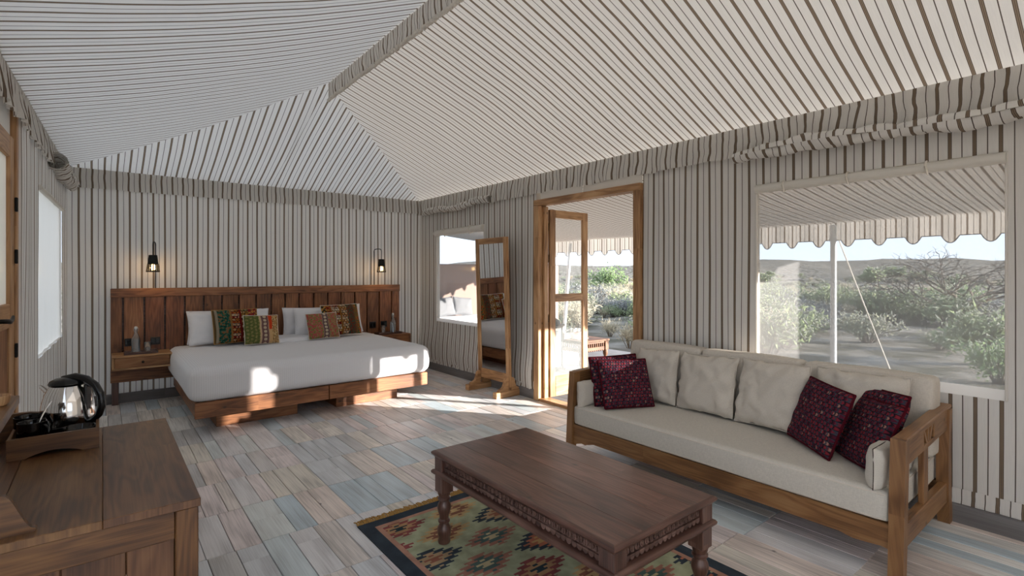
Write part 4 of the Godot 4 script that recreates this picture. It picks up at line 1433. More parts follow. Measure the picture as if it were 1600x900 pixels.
func carved_side(t: Node3D, long: bool, sg: float, bw: float, bl: float) -> void:
	var length := 2.0 * (bl if long else bw) - 0.078
	var basis := Basis(Vector3.UP, (PI / 2 if sg > 0 else -PI / 2) if long else (0.0 if sg > 0 else PI))
	var xf := Transform3D(basis, Vector3(sg * (bw + 0.018) if long else 0.0, 0.425, sg * (bl + 0.018) if not long else 0.0))
	var st := mb()
	bx(st, Vector3(0, 0.002, -0.012), Vector3(length, 0.070, 0.014), 0.001, 0, xf)
	var panel := obj("carved_panel", st, M.carve, t)
	# a row of leaves above a scalloped hem
	st = mb()
	var n := int(length / 0.0285)
	for k in n:
		var x := -length / 2 + length * (k + 0.5) / n
		var lift := rng.randf_range(-0.0015, 0.0015)
		var leaf := PackedVector2Array([Vector2(-0.011, -0.004), Vector2(-0.0055, -0.012), Vector2(0, -0.016), Vector2(0.0055, -0.012), Vector2(0.011, -0.004), Vector2(0.008, 0.010), Vector2(0, 0.019), Vector2(-0.008, 0.010)])
		prism(st, leaf, 0.010, xf * Transform3D(Basis(), Vector3(x, 0.010 + lift, -0.001)))
		prism(st, PackedVector2Array([Vector2(-0.0025, -0.010), Vector2(0.0025, -0.010), Vector2(0.0025, 0.011), Vector2(-0.0025, 0.011)]), 0.006, xf * Transform3D(Basis(), Vector3(x, 0.010 + lift, 0.006)))
		var tab := PackedVector2Array([Vector2(-0.0135, 0.006), Vector2(-0.0135, -0.004), Vector2(-0.009, -0.012), Vector2(0, -0.016), Vector2(0.009, -0.012), Vector2(0.0135, -0.004), Vector2(0.0135, 0.006)])
		prism(st, tab, 0.009, xf * Transform3D(Basis(), Vector3(x, -0.016, 0.001)))
		if k > 0: prism(st, PackedVector2Array([Vector2(-0.004, 0), Vector2(0, -0.004), Vector2(0.004, 0), Vector2(0, 0.004)]), 0.008, xf * Transform3D(Basis(), Vector3(x - length / n / 2, 0.022, -0.001)))
	bx(st, Vector3(0, 0.034, 0.0), Vector3(length, 0.007, 0.010), 0.002, 0, xf)
	obj("relief", st, M.carve, panel).set_meta("kind", "stuff")

# ---------------------------------------------------------------- the sofa
func build_sofa() -> void:
	var s := thing("sofa", "long low wooden sofa frame with slatted arms under the large window", "sofa", Vector3(3.40, 0, -1.84))
	var zl := -1.085
	var zr := 1.085
	var st: SurfaceTool
	for z in [zl, zr]:
		# front legs rake forward, rear legs kick back
		st = mb()
		prism(st, PackedVector2Array([Vector2(-0.478, 0), Vector2(-0.425, 0), Vector2(-0.405, 0.20), Vector2(-0.392, 0.42), Vector2(-0.372, 0.655), Vector2(-0.435, 0.655), Vector2(-0.455, 0.42), Vector2(-0.466, 0.20)]), 0.062, Transform3D(Basis(), Vector3(0, 0, z)), false)
		obj("leg", st, M.sofa, s)
		st = mb()
		prism(st, PackedVector2Array([Vector2(0.425, 0), Vector2(0.495, 0), Vector2(0.462, 0.16), Vector2(0.455, 0.40), Vector2(0.480, 0.66), Vector2(0.418, 0.66), Vector2(0.392, 0.40), Vector2(0.395, 0.16)]), 0.058, Transform3D(Basis(), Vector3(0, 0, z)), false)
		obj("leg", st, M.sofa, s)
		st = mb()
		bx(st, Vector3(0.0, 0.185, z), Vector3(0.80, 0.115, 0.040), 0.004, 0)
		obj("side_rail", st, M.sofa, s)
		# arm: two boards with the small triangular lights between them
		var xf := Transform3D(Basis(Vector3(0, 0, 1), 0.035), Vector3(0.03, 0.592, z))
		st = mb()
		bx(st, Vector3(-0.245, 0.0, 0), Vector3(0.30, 0.128, 0.036), 0.004, 0, xf)
		bx(st, Vector3(0.255, 0.0, 0), Vector3(0.30, 0.128, 0.036), 0.004, 0, xf)
		bx(st, Vector3(0.005, 0.050, 0), Vector3(0.22, 0.028, 0.036), 0.003, 0, xf)
		bx(st, Vector3(0.005, -0.050, 0), Vector3(0.22, 0.028, 0.036), 0.003, 0, xf)
		bar(st, xf * Vector3(-0.075, 0.04, 0), xf * Vector3(-0.02, -0.04, 0), 0.022, 0.030, Vector3(0, 0, 1), 0.002)
		bar(st, xf * Vector3(0.085, 0.04, 0), xf * Vector3(0.03, -0.04, 0), 0.022, 0.030, Vector3(0, 0, 1), 0.002)
		bx(st, Vector3(0.005, 0, 0), Vector3(0.022, 0.08, 0.030), 0.002, 1, xf)
		obj("arm_board", st, M.sofa, s)
		st = mb()
		bx(st, Vector3(0.0, 0.072, 0), Vector3(0.87, 0.020, 0.060), 0.005, 0, xf)
		obj("arm_cap", st, M.sofa, s)
		for q in [[-0.005, 0.085]]:
			st = mb()
			bx(st, Vector3(q[0], 0.385, z), Vector3(q[1], 0.30, 0.026), 0.003, 1)
			obj("splat", st, M.sofa, s)
	st = mb()
	var rail := PackedVector2Array([Vector2(-1.06, 0.243), Vector2(-1.06, 0.085), Vector2(-1.03, 0.088), Vector2(-1.0, 0.098), Vector2(-0.965, 0.108), Vector2(-0.93, 0.104), Vector2(-0.90, 0.114), Vector2(-0.84, 0.130), Vector2(0.84, 0.130), Vector2(0.90, 0.118), Vector2(0.96, 0.122), Vector2(1.02, 0.128), Vector2(1.06, 0.122), Vector2(1.06, 0.243)])
	prism(st, rail, 0.036, Transform3D(Basis(Vector3.UP, -PI / 2), Vector3(-0.432, 0, 0)))
	obj("front_rail", st, M.sofa, s)
	st = mb()
	bx(st, Vector3(0.425, 0.185, 0), Vector3(0.04, 0.115, 2.12), 0.004, 2)
	obj("rear_rail", st, M.sofa, s)
	for k in 13:
		st = mb()
		bx(st, Vector3(0, 0.232, lerpf(-0.99, 0.99, k / 12.0)), Vector3(0.83, 0.016, 0.09), 0.002, 0)
		obj("seat_slat", st, M.drawer, s)
	st = mb()
	bx(st, Vector3(0.438, 0.625, 0), Vector3(0.036, 0.075, 2.12), 0.004, 2)
	obj("back_rail", st, M.sofa, s)
	for k in 9:
		st = mb()
		bx(st, Vector3(0.430, 0.42, lerpf(-0.92, 0.92, k / 8.0)), Vector3(0.022, 0.37, 0.05), 0.003, 1)
		obj("back_slat", st, M.drawer, s)
	# cushions lie loose on the frame
	var seat := thing("seat_cushion", "long pale linen seat cushion along the whole wooden sofa", "cushion", Vector3(3.375, 0.318, -1.84))
	st = mb()
	rbox(st, Vector3.ZERO, Vector3(0.855, 0.152, 2.10), 0.022, 22, Vector3(0.004, 0.010, 0.0), 0.003)
	obj("cover", st, M.linen_pale, seat)
	for y in [-0.060, 0.060]:
		st = mb()
		tube(st, ring_loop(0.4255, 1.048, y, 0.03), 0.0045, 6, false)
		obj("piping", st, M.piping, seat)
	var backs := [[-2.545, 0.675, "pale linen back cushion at the door end of the sofa"], [-1.835, 0.725, "pale linen back cushion in the middle of the sofa"], [-1.108, 0.690, "pale linen back cushion at the near end of the sofa"]]
	for b in backs:
		var o := thing("back_cushion", b[2], "cushion", Vector3(3.722, 0.630, b[0]), 0.0, "boxed back cushions of the sofa")
		st = mb()
		rbox(st, Vector3.ZERO, Vector3(0.155, 0.455, b[1]), 0.028, 14, Vector3(0.020, 0.008, 0.0), 0.005)
		obj("cover", st, M.linen, o)
		for x in [-0.068, 0.068]:
			st = mb()
			var loop := []
			for q in ring_loop(0.2175, b[1] / 2 - 0.011, 0.0, 0.05): loop.append(Vector3(x, q.x, q.z))
			tube(st, loop, 0.0045, 6, false)
			obj("piping", st, M.piping, o)
		o.rotation.z = -0.06
	var pose := func(o: Node3D, yaw: float, tilt: float, roll: float) -> void:
		o.basis = Basis(Vector3.UP, yaw) * Basis(Vector3.RIGHT, -tilt) * Basis(Vector3(0, 0, 1), roll)
	var beige := [[Vector3(3.565, 0.612, -2.545), -1.70, 0.184, 0.06, 0.42, 0.425, "beige square cushion next to the maroon pair at the door end"], [Vector3(3.545, 0.622, -2.091), -1.66, 0.239, 0.04, 0.478, 0.43, "beige square cushion second from the door end of the sofa"], [Vector3(3.52, 0.632, -1.60), -1.72, 0.30, 0.035, 0.48, 0.445, "beige square cushion touching the tilted maroon cushion"], [Vector3(3.55, 0.640, -1.105), -1.64, 0.33, 0.015, 0.50, 0.44, "wide beige cushion behind the maroon cushions at the near arm"]]
	var k := 0
	for b in beige:
		var o := thing("beige_cushion", b[6], "cushion", b[0], 0.0, "beige throw cushions on the sofa")
		st = mb()
		pillow(st, b[4], b[5], 0.15, 60 + k * 3, 0.045, 0.022, 34, 0.40)
		obj("cover", st, M.linen, o)
		st = mb()
		tube(st, seam(b[4], b[5], 0.045), 0.0035, 5, false)
		obj("seam", st, M.linen, o)
		pose.call(o, b[1], b[2], b[3])
		k += 1
	var knits := [[Vector3(3.235, 0.580, -2.600), -0.434, 0.42, -0.007, 0.413, 0.375, "maroon knitted cushion in front at the door end of the sofa"], [Vector3(3.255, 0.580, -2.715), -0.43, 0.275, 0.032, 0.412, 0.398, "maroon knitted cushion half hidden behind its twin at the door end"],
		[Vector3(3.335, 0.600, -1.235), -2.159, 0.351, -0.078, 0.385, 0.388, "tilted maroon knitted cushion left of the near pair"], [Vector3(3.305, 0.572, -0.975), -2.416, 0.46, 0.082, 0.404, 0.370, "maroon knitted cushion leaning on the near arm bolster"], [Vector3(3.455, 0.602, -1.0), -2.26, 0.36, 0.03, 0.40, 0.375, "maroon knitted cushion of which only a corner shows behind the near pair"]]
	k = 0
	for b in knits:
		var o := thing("maroon_cushion", b[6], "cushion", b[0], 0.0, "maroon knitted cushions on the sofa")
		st = mb()
		pillow(st, b[4], b[5], 0.105, 80 + k * 5, 0.02, 0.006, 22, 0.30)
		obj("cover", st, M.knit, o)
		st = mb()
		tube(st, seam(b[4] + 0.002, b[5] + 0.002, 0.02), 0.007, 6, false)
		obj("corded_edge", st, M.knit_edge, o)
		pose.call(o, b[1], b[2], b[3])
		k += 1
	for b in [[-2.835, "small beige bolster against the far sofa arm by the door"], [-0.850, "small pale bolster with dark stitching against the near sofa arm"]]:
		var o := thing("arm_bolster", b[1], "cushion", Vector3(3.23, 0.490, b[0]), 0.0, "arm bolsters of the sofa")
		st = mb()
		pillow(st, 0.58, 0.20, 0.115, 95 + int(b[0] * 4), 0.03, 0.007, 18, 0.24)
		obj("cover", st, M.linen_pale if b[0] > -2 else M.linen, o)
		st = mb()
		tube(st, seam(0.58, 0.20, 0.03), 0.0022, 5, false)
		obj("stitching", st, M.thread if b[0] > -2 else M.linen, o)

func ring_loop(hx: float, hz: float, y: float, r: float) -> Array:
	var pts := []
	for c in [[1, 1, 0.0], [-1, 1, PI / 2], [-1, -1, PI], [1, -1, PI * 1.5]]:
		for k in 5:
			var w: float = c[2] + PI / 2 * k / 4.0
			pts.append(Vector3(c[0] * (hx - r) + r * cos(w), y, c[1] * (hz - r) + r * sin(w)))
	pts.append(pts[0])
	return pts

# ---------------------------------------------------------------- the desk
func build_desk() -> void:
	var d := thing("writing_desk", "brown wooden desk with swirling grain in the near corner", "desk", Vector3(-0.099, 0, -2.42))
	var st: SurfaceTool
	var hx := 0.341
	var hz := 0.565
	var widths := [0.205, 0.237, 0.24]
	var x := -hx
	for k in 3:
		st = mb()
		bx(st, Vector3(x + widths[k] / 2, 0.737, 0), Vector3(widths[k] - 0.0007, 0.026, hz * 2), 0.002, 2)
		obj("top_plank", st, M.desk_plank[k], d)
		x += widths[k]
	for sx in [-1.0, 1.0]:
		for sz in [-1.0, 1.0]:
			st = mb()
			bx(st, Vector3(sx * (hx - 0.036), 0.362, sz * (hz - 0.036)), Vector3(0.06, 0.724, 0.06), 0.003, 1)
			obj("leg", st, M.desk_rail, d)
	for sz in [-1.0, 1.0]:
		st = mb()
		bx(st, Vector3(0, 0.679, sz * (hz - 0.028)), Vector3(0.55, 0.088, 0.028), 0.003, 0)
		obj("end_rail", st, M.desk_rail, d)
		st = mb()
		bx(st, Vector3(0, 0.10, sz * (hz - 0.028)), Vector3(0.55, 0.07, 0.028), 0.003, 0)
		obj("end_rail", st, M.desk_rail, d)
		var at := -0.275
		for w in [0.13, 0.155, 0.145, 0.12]:
			st = mb()
			bx(st, Vector3(at + w / 2, 0.385, sz * (hz - 0.036)), Vector3(w - 0.002, 0.51, 0.016), 0.002, 1)
			obj("end_plank", st, M.desk_plank[int(w * 100) % 4], d)
			at += w
	for sx in [-1.0, 1.0]:
		st = mb()
		bx(st, Vector3(sx * (hx - 0.026), 0.679, 0), Vector3(0.028, 0.088, hz * 2 - 0.13), 0.003, 2)
		obj("apron", st, M.desk_rail, d)
	st = mb()
	bx(st, Vector3(hx - 0.008, 0.679, 0), Vector3(0.012, 0.070, 0.44), 0.003, 2)
	var dr := obj("drawer", st, M.desk, d)
	st = mb()
	lathe(st, [Vector2(0.0, 0.0), Vector2(0.006, 0.0), Vector2(0.005, 0.010), Vector2(0.011, 0.014), Vector2(0.010, 0.022), Vector2(0.0, 0.024)], 12, Transform3D(Basis(Vector3(0, 0, 1), -PI / 2), Vector3(hx - 0.002, 0.679, 0)))
	obj("knob", st, M.iron, dr)
	# ogee-ended gallery along the wall side of the top
	for z in [0.515, -0.535]:
		st = mb()
		var pts := PackedVector2Array([Vector2(-0.340, 0.750), Vector2(-0.043, 0.750), Vector2(-0.039, 0.756)])
		for k in 12:
			var t := k / 11.0
			pts.append(Vector2(lerpf(-0.043, -0.106, t), 0.760 + 0.100 * (0.5 - 0.5 * cos(t * PI))))
		pts.append_array([Vector2(-0.136, 0.866), Vector2(-0.340, 0.868)])
		prism(st, pts, 0.022, Transform3D(Basis(), Vector3(0, 0, z)), true)
		obj("gallery_end", st, M.desk_rail, d)
	st = mb()
	bx(st, Vector3(-0.331, 0.81, -0.01), Vector3(0.016, 0.116, 1.03), 0.003, 2)
	obj("gallery_back", st, M.desk_rail, d)
	# shelf and bowl on the wall side
	var sh := thing("wall_shelf", "thin wooden shelf at the picture edge above the desk tray", "shelf", Vector3(-0.345, 1.012, -2.08))
	st = mb()
	bx(st, Vector3.ZERO, Vector3(0.244, 0.030, 0.76), 0.003, 2)
	obj("board", st, M.desk_rail, sh)
	for z in [-0.28, 0.28]:
		st = mb()
		prism(st, PackedVector2Array([Vector2(-0.115, -0.014), Vector2(0.08, -0.014), Vector2(0.070, -0.035), Vector2(-0.07, -0.085), Vector2(-0.115, -0.105)]), 0.02, Transform3D(Basis(), Vector3(0, 0, z)), false)
		obj("bracket", st, M.desk_rail, sh)
	var bowl := thing("wooden_bowl", "small turned wooden bowl on the thin shelf above the desk", "bowl", Vector3(-0.259, 1.028, -2.30))
	st = mb()
	lathe(st, [Vector2(0.0, 0.0), Vector2(0.022, 0.0), Vector2(0.029, 0.012), Vector2(0.032, 0.030), Vector2(0.030, 0.032), Vector2(0.026, 0.014), Vector2(0.0, 0.007)], 24)
	obj("body", st, M.honey, bowl)
	build_tea()

func build_tea() -> void:
	var st := mb()
	var t := thing("tea_tray", "deep wooden tea tray with arched front on the desk", "tray", Vector3(-0.142, 0.7505, -2.80))
	var w := 0.268
	var l := 0.31
	bx(st, Vector3(0, 0.026, 0), Vector3(w - 0.02, 0.010, l - 0.02), 0.001, 0)
	obj("base", st, M.desk_rail, t)
	for z in [0.5, -0.5]:
		st = mb()
		var pts := PackedVector2Array([Vector2(-w / 2, 0.080), Vector2(-w / 2, 0.0), Vector2(-w / 2 + 0.045, 0.0)])
		for k in 13:
			var q := k / 12.0
			pts.append(Vector2(lerpf(-w / 2 + 0.05, w / 2 - 0.05, q), 0.020 * pow(sin(q * PI), 0.8)))
		pts.append_array([Vector2(w / 2 - 0.045, 0.0), Vector2(w / 2, 0.0), Vector2(w / 2, 0.080)])
		prism(st, pts, 0.011, Transform3D(Basis(), Vector3(0, 0, z * (l - 0.011))), true)
		obj("wall", st, M.desk_rail, t)
	for x in [0.5, -0.5]:
		st = mb()
		bx(st, Vector3(x * (w - 0.011), 0.040, 0), Vector3(0.011, 0.080, l - 0.024), 0.002, 2)
		obj("wall", st, M.desk_rail, t)
	# kettle: spout to the left of the picture, handle to the right
	var k := thing("electric_kettle", "polished steel kettle with black lid and loop handle on the tea tray", "kettle", Vector3(-0.112, 0.7825, -2.885), 2.47)
	k.scale = Vector3(1.04, 1.10, 1.04)
	st = mb()
	lathe(st, [Vector2(0.0, 0.030), Vector2(0.084, 0.030), Vector2(0.087, 0.040), Vector2(0.088, 0.065), Vector2(0.084, 0.105), Vector2(0.074, 0.145), Vector2(0.060, 0.172), Vector2(0.056, 0.180), Vector2(0.0, 0.182)], 36)
	obj("body", st, M.steel, k)
	st = mb()
	lathe(st, [Vector2(0.0, 0.0), Vector2(0.080, 0.0), Vector2(0.086, 0.006), Vector2(0.086, 0.030), Vector2(0.0, 0.031)], 32)
	obj("base", st, M.plastic, k)
	st = mb()
	lathe(st, [Vector2(0.0, 0.176), Vector2(0.060, 0.176), Vector2(0.063, 0.182), Vector2(0.058, 0.193), Vector2(0.040, 0.202), Vector2(0.018, 0.206), Vector2(0.0, 0.207)], 28)
	obj("lid", st, M.plastic, k)
	st = mb()
	sheet(st, 18, 8, func(i: float, j: float) -> Array:
		# open beak, wide at the body and pointed at the lip
		var a := lerpf(-1.0, 1.0, i)
		var wide := lerpf(0.034, 0.018, j) * a
		var out := lerpf(0.058, 0.112, j)
		var drop := lerpf(0.062, 0.018, j) * sqrt(maxf(0.0, 1.0 - a * a))
		return [Vector3(out - 0.008 * absf(a), lerpf(0.176, 0.178, j) - drop, wide), Vector2(i, j)])
	obj("spout", st, M.steel, k)
	st = mb()
	var pts := []
	var rad := []
	var way := [Vector2(0.02, 0.196), Vector2(-0.03, 0.204), Vector2(-0.075, 0.196), Vector2(-0.112, 0.172), Vector2(-0.134, 0.135), Vector2(-0.138, 0.095), Vector2(-0.126, 0.062), Vector2(-0.104, 0.040), Vector2(-0.082, 0.034)]
	for q in way: pts.append(Vector3(q.x, q.y, 0))
	tube(st, pts, [0.014, 0.017, 0.0155, 0.0145, 0.0145, 0.0145, 0.0135, 0.013, 0.012], 12)
	obj("handle", st, M.plastic, k)
	st = mb()
	bx(st, Vector3(-0.079, 0.105, 0), Vector3(0.014, 0.15, 0.030), 0.005)
	obj("grip_mount", st, M.plastic, k)
	for c in [[Vector3(-0.212, 0.7825, -2.722), "black glazed mug with a spoon at the front of the tea tray", -0.75], [Vector3(-0.232, 0.7825, -2.835), "black glazed mug behind the other one on the tea tray", -0.5]]:
		var m := thing("black_mug", c[1], "mug", c[0], c[2], "black mugs on the tea tray")
		st = mb()
		lathe(st, [Vector2(0.0, 0.0), Vector2(0.032, 0.0), Vector2(0.036, 0.006), Vector2(0.043, 0.050), Vector2(0.044, 0.090), Vector2(0.042, 0.092), Vector2(0.040, 0.088), Vector2(0.038, 0.050), Vector2(0.030, 0.010), Vector2(0.0, 0.009)], 30)
		obj("cup", st, M.glaze, m)
		st = mb()
		tube(st, [Vector3(0.040, 0.074, 0), Vector3(0.058, 0.078, 0), Vector3(0.070, 0.064, 0), Vector3(0.069, 0.042, 0), Vector3(0.056, 0.026, 0), Vector3(0.037, 0.022, 0)], 0.0052, 10)
		obj("handle", st, M.glaze, m)
	var sp := thing("teaspoon", "steel teaspoon standing in the front black mug", "spoon", Vector3(-0.212, 0.795, -2.722))
	st = mb()
	tube(st, [Vector3(0.004, 0.006, 0.0), Vector3(0.026, 0.085, -0.012), Vector3(0.040, 0.118, -0.030), Vector3(0.053, 0.140, -0.045)], [0.0022, 0.0026, 0.0040, 0.0030], 8)
	obj("stem", st, M.steel, sp)
	st = mb()
	lathe(st, [Vector2(0.0, -0.016), Vector2(0.008, -0.012), Vector2(0.011, 0.0), Vector2(0.008, 0.012), Vector2(0.0, 0.016)], 12, Transform3D(Basis.from_scale(Vector3(1, 1, 0.3)), Vector3(0.004, 0.012, 0.0)))
	obj("bowl", st, M.steel, sp)
	for c in [[Vector3(-0.070, 0.7825, -2.725), "shallow black glazed dish at the front right of the tea tray"], [Vector3(-0.150, 0.7825, -2.790), "shallow black glazed dish between the mugs and the kettle"]]:
		var m := thing("black_dish", c[1], "dish", c[0], 0.3, "black dishes on the tea tray")
		st = mb()
		lathe(st, [Vector2(0.0, 0.0), Vector2(0.030, 0.0), Vector2(0.034, 0.006), Vector2(0.050, 0.026), Vector2(0.053, 0.044), Vector2(0.0515, 0.046), Vector2(0.049, 0.043), Vector2(0.046, 0.028), Vector2(0.028, 0.010), Vector2(0.0, 0.009)], 30)
		obj("bowl", st, M.glaze, m)
		st = mb()
		lathe(st, [Vector2(0.0, 0.009), Vector2(0.020, 0.010), Vector2(0.020, 0.012), Vector2(0.0, 0.012)], 20)
		obj("well", st, M.glaze, m)

# ---------------------------------------------------------------- veranda and desert
func build_veranda() -> void:
	var st := mb()
	var x0 := WALL_RIGHT + 0.06
	var x1 := 7.6
	var z0 := -9.6
	var z1 := -0.30
	var deck := struct("floor_veranda", "pale boarded veranda floor outside the glazed door", "veranda")
	bx(st, Vector3((x0 + 7.72) / 2, -0.17, (z0 + z1) / 2), Vector3(7.72 - x0, 0.26, z1 - z0), 0.006, 2)
	obj("platform", st, M.grout, deck)
	var n := 27
	for k in n:
		st = mb()
		var w := (7.72 - x0) / n
		bx(st, Vector3(x0 + w * (k + 0.5), -0.034, (z0 + z1) / 2), Vector3(w - 0.004, 0.016, z1 - z0), 0.002, 2)
		obj("plank", st, M.deck, deck)
	var roof := struct("roof_awning", "striped canvas veranda awning with scalloped edge outside the tent", "awning")
	st = mb()
	var y_of := func(t: float, z: float) -> float: return lerpf(2.52, 2.115, t) - 0.05 * sin(t * PI) + 0.008 * wave.get_noise_2d(t * 40.0, z * 20.0)
	sheet(st, 80, 20, func(i: float, j: float) -> Array:
		var z := lerpf(z0, z1, i)
		return [Vector3(lerpf(x1, x0 - 0.02, j), y_of.call(1.0 - j, z), z), Vector2(z / PERIOD, j * 3.0)])
	obj("underside", st, M.awning, roof)
	st = mb()
	sheet(st, 30, 8, func(i: float, j: float) -> Array:
		var z := lerpf(z1, z0, i)
		return [Vector3(lerpf(x1 + 0.02, x0 - 0.02, j), y_of.call(1.0 - j, z) + 0.06, z), Vector2(i, j)])
	obj("top_sheet", st, M.awning_top, roof)
	# the front fringe: straight band with small round tabs every third of a metre
	var band := func(a: float, b: float, place: Callable, called: String, top: Callable) -> void:
		var q := mb()
		q.set_smooth_group(4)
		var m := int(absf(b - a) / 0.023)
		for k in m:
			var s := [lerpf(a, b, float(k) / m), lerpf(a, b, float(k + 1) / m)]
			var drop := []
			for v in s:
				var ph := fposmod(v + 0.13, 0.345) / 0.345
				var d := 0.0
				if ph < 0.40: d = 0.085 * pow(sin(ph / 0.40 * PI), 0.55)
				drop.append(1.885 - d)
			for r in 3:
				var ya := func(e: int, f: float) -> float: return lerpf(drop[e], top.call(s[e]), f)
				var f0 := r / 3.0
				var f1 := (r + 1) / 3.0
				quad(q, place.call(s[0], ya.call(0, f0)), place.call(s[1], ya.call(1, f0)), place.call(s[1], ya.call(1, f1)), place.call(s[0], ya.call(0, f1)), Vector2(s[0] / PERIOD, 0), Vector2(s[1] / PERIOD, 0), Vector2(s[1] / PERIOD, 1), Vector2(s[0] / PERIOD, 1))
		obj(called, q, M.awning, roof)
		var cord := []
		for k in m + 1:
			var v := lerpf(a, b, float(k) / m)
			var ph := fposmod(v + 0.13, 0.345) / 0.345
			var d := 0.0
			if ph < 0.40: d = 0.085 * pow(sin(ph / 0.40 * PI), 0.55)
			cord.append(place.call(v, 1.885 - d))
		var e := mb()
		tube(e, cord, 0.005, 5)
		obj("edge_cord", e, M.thread, roof)
	band.call(z0, z1, func(v: float, y: float) -> Vector3: return Vector3(x1 + 0.012 * sin(v * 17.0), y, v), "front_fringe", func(_v: float) -> float: return 2.12)
	band.call(x0, x1, func(v: float, y: float) -> Vector3: return Vector3(v, y, z1 + 0.01 * sin(v * 15.0)), "end_fringe", func(v: float) -> float: return lerpf(2.56, 2.14, (v - x0) / (x1 - x0)))
	# canvas end panel by the tent wall
	var side := struct("wall_veranda", "canvas wind panel closing the near end of the veranda", "wall")
	st = mb()
	bx(st, Vector3(x0 + 0.465, 1.2, z1), Vector3(0.93, 2.5, 0.03), 0.003)
	obj("panel", st, M.skin, side)
	for s in [[-2.637, 0.0, "white awning pole seen through the large mesh window"], [-7.74, 0.105, "white awning pole leaning a little behind the glass of the door leaf"]]:
		var p := thing("awning_pole", s[2], "pole", Vector3(x1 - 0.02, -0.03, s[0]), 0.0, "white awning poles")
		p.rotation.x = s[1]
		st = mb()
		lathe(st, [Vector2(0.0, 0.0), Vector2(0.06, 0.0), Vector2(0.06, 0.012), Vector2(0.038, 0.016), Vector2(0.036, 2.12), Vector2(0.0, 2.122)], 18)
		obj("shaft", st, M.paint, p)
		st = mb()
		lathe(st, [Vector2(0.036, 1.90), Vector2(0.042, 1.902), Vector2(0.042, 1.94), Vector2(0.036, 1.942)], 18)
		obj("collar", st, M.paint, p)
	var g := thing("guy_rope", "pale guy rope slanting down from the awning pole", "rope", Vector3(x1, 1.89, -2.58))
	st = mb()
	tube(st, [Vector3.ZERO, Vector3(1.1, -1.08, 0.02), Vector3(2.25, -2.16, 0.03)], 0.009, 6)
	obj("line", st, M.hem, g)
	st = mb()
	tube(st, [Vector3(2.32, -1.98, 0.03), Vector3(2.19, -2.5, 0.03)], 0.014, 6)
	obj("peg", st, M.iron, g)
	# the plastered end wall and the day bed before it
	var w := struct("wall_plaster", "low pink plastered wall closing the far end of the veranda", "wall")
	st = mb()
	bx(st, Vector3(6.1, 0.62, -8.62), Vector3(4.2, 2.02, 0.22), 0.02)
	obj("plaster", st, M.plaster, w)
	var b := thing("day_bed", "white outdoor day bed before the pink plastered wall", "day bed", Vector3(5.2, -0.03, -8.02))
	st = mb()
	bx(st, Vector3(0, 0.25, 0), Vector3(2.0, 0.42, 0.80), 0.02)
	obj("base", st, M.paint, b)
	st = mb()
	rbox(st, Vector3(0, 0.565, 0), Vector3(1.98, 0.20, 0.80), 0.04, 12, Vector3(0, 0.01, 0))
	obj("mattress", st, M.sheet, b)
	for s in [[4.98, 0.5, "grey cushion at the left on the outdoor day bed", M.grey_cushion, 0.1], [5.42, 0.42, "smaller grey cushion at the right on the outdoor day bed", M.grey_cushion, -0.12]]:
		var o := thing("outdoor_cushion", s[2], "cushion", Vector3(s[0], 0.815, -8.28), 0.0, "cushions on the outdoor day bed")
		st = mb()
		pillow(st, s[1], 0.36, 0.13, 7, 0.05, 0.01, 16)
		obj("cover", st, s[3], o)
		st = mb()
		tube(st, seam(s[1], 0.36, 0.05), 0.006, 5, false)
		obj("piping", st, s[3], o)
		o.rotation = Vector3(-0.35, 0, s[4])
	# carved low table with tray, lantern
	var t := thing("veranda_table", "carved pinkish wooden table on the veranda beyond the door", "table", Vector3(5.95, -0.026, -6.0))
	st = mb()
	bx(st, Vector3(0, 0.43, 0), Vector3(0.64, 0.03, 1.30), 0.006, 2)
	obj("top", st, M.far_wood, t)
	for sx in [-1.0, 1.0]:
		for sz in [-1.0, 1.0]:
			st = mb()
			bx(st, Vector3(sx * 0.27, 0.345, sz * 0.60), Vector3(0.075, 0.14, 0.075), 0.003, 1)
			lathe(st, [Vector2(0.0, 0.0), Vector2(0.03, 0.0), Vector2(0.034, 0.02), Vector2(0.026, 0.045), Vector2(0.04, 0.11), Vector2(0.030, 0.16), Vector2(0.024, 0.175), Vector2(0.036, 0.20), Vector2(0.040, 0.245), Vector2(0.033, 0.28), Vector2(0.0, 0.281)], 16, Transform3D(Basis(), Vector3(sx * 0.27, 0, sz * 0.60)))
			obj("leg", st, M.far_wood, t)
	for e in [[true, 1.0], [true, -1.0], [false, 1.0], [false, -1.0]]:
		# pierced rail: two slats joined by a row of small spindles
		var long: bool = e[0]
		var length: float = 1.12 if long else 0.46
		var xf := Transform3D(Basis(Vector3.UP, PI / 2 if long else 0.0), Vector3(0.275 * e[1] if long else 0.0, 0.345, 0.605 * e[1] if not long else 0.0))
		st = mb()
		bx(st, Vector3(0, 0.055, 0), Vector3(length, 0.03, 0.03), 0.002, 0, xf)
		bx(st, Vector3(0, -0.042, 0), Vector3(length, 0.052, 0.03), 0.002, 0, xf)
		var rail := obj("rail", st, M.far_wood, t)
		st = mb()
		var m := int(length / 0.046)
		for k in m:
			bx(st, Vector3(lerpf(-length / 2, length / 2, (k + 0.5) / m), 0.012, 0), Vector3(0.020, 0.062, 0.024), 0.004, 1, xf)
			prism(st, PackedVector2Array([Vector2(-0.016, 0.0), Vector2(0, -0.02), Vector2(0.016, 0.0)]), 0.02, xf * Transform3D(Basis(), Vector3(lerpf(-length / 2, length / 2, (k + 0.5) / m), -0.066, 0)))
		obj("spindle_row", st, M.far_wood, rail).set_meta("kind", "stuff")
	var tr := thing("serving_tray", "dark wooden box tray on the veranda table", "tray", Vector3(5.88, 0.419, -5.88))
	st = mb()
	bx(st, Vector3(0, 0.006, 0), Vector3(0.54, 0.012, 0.34), 0.002, 0)
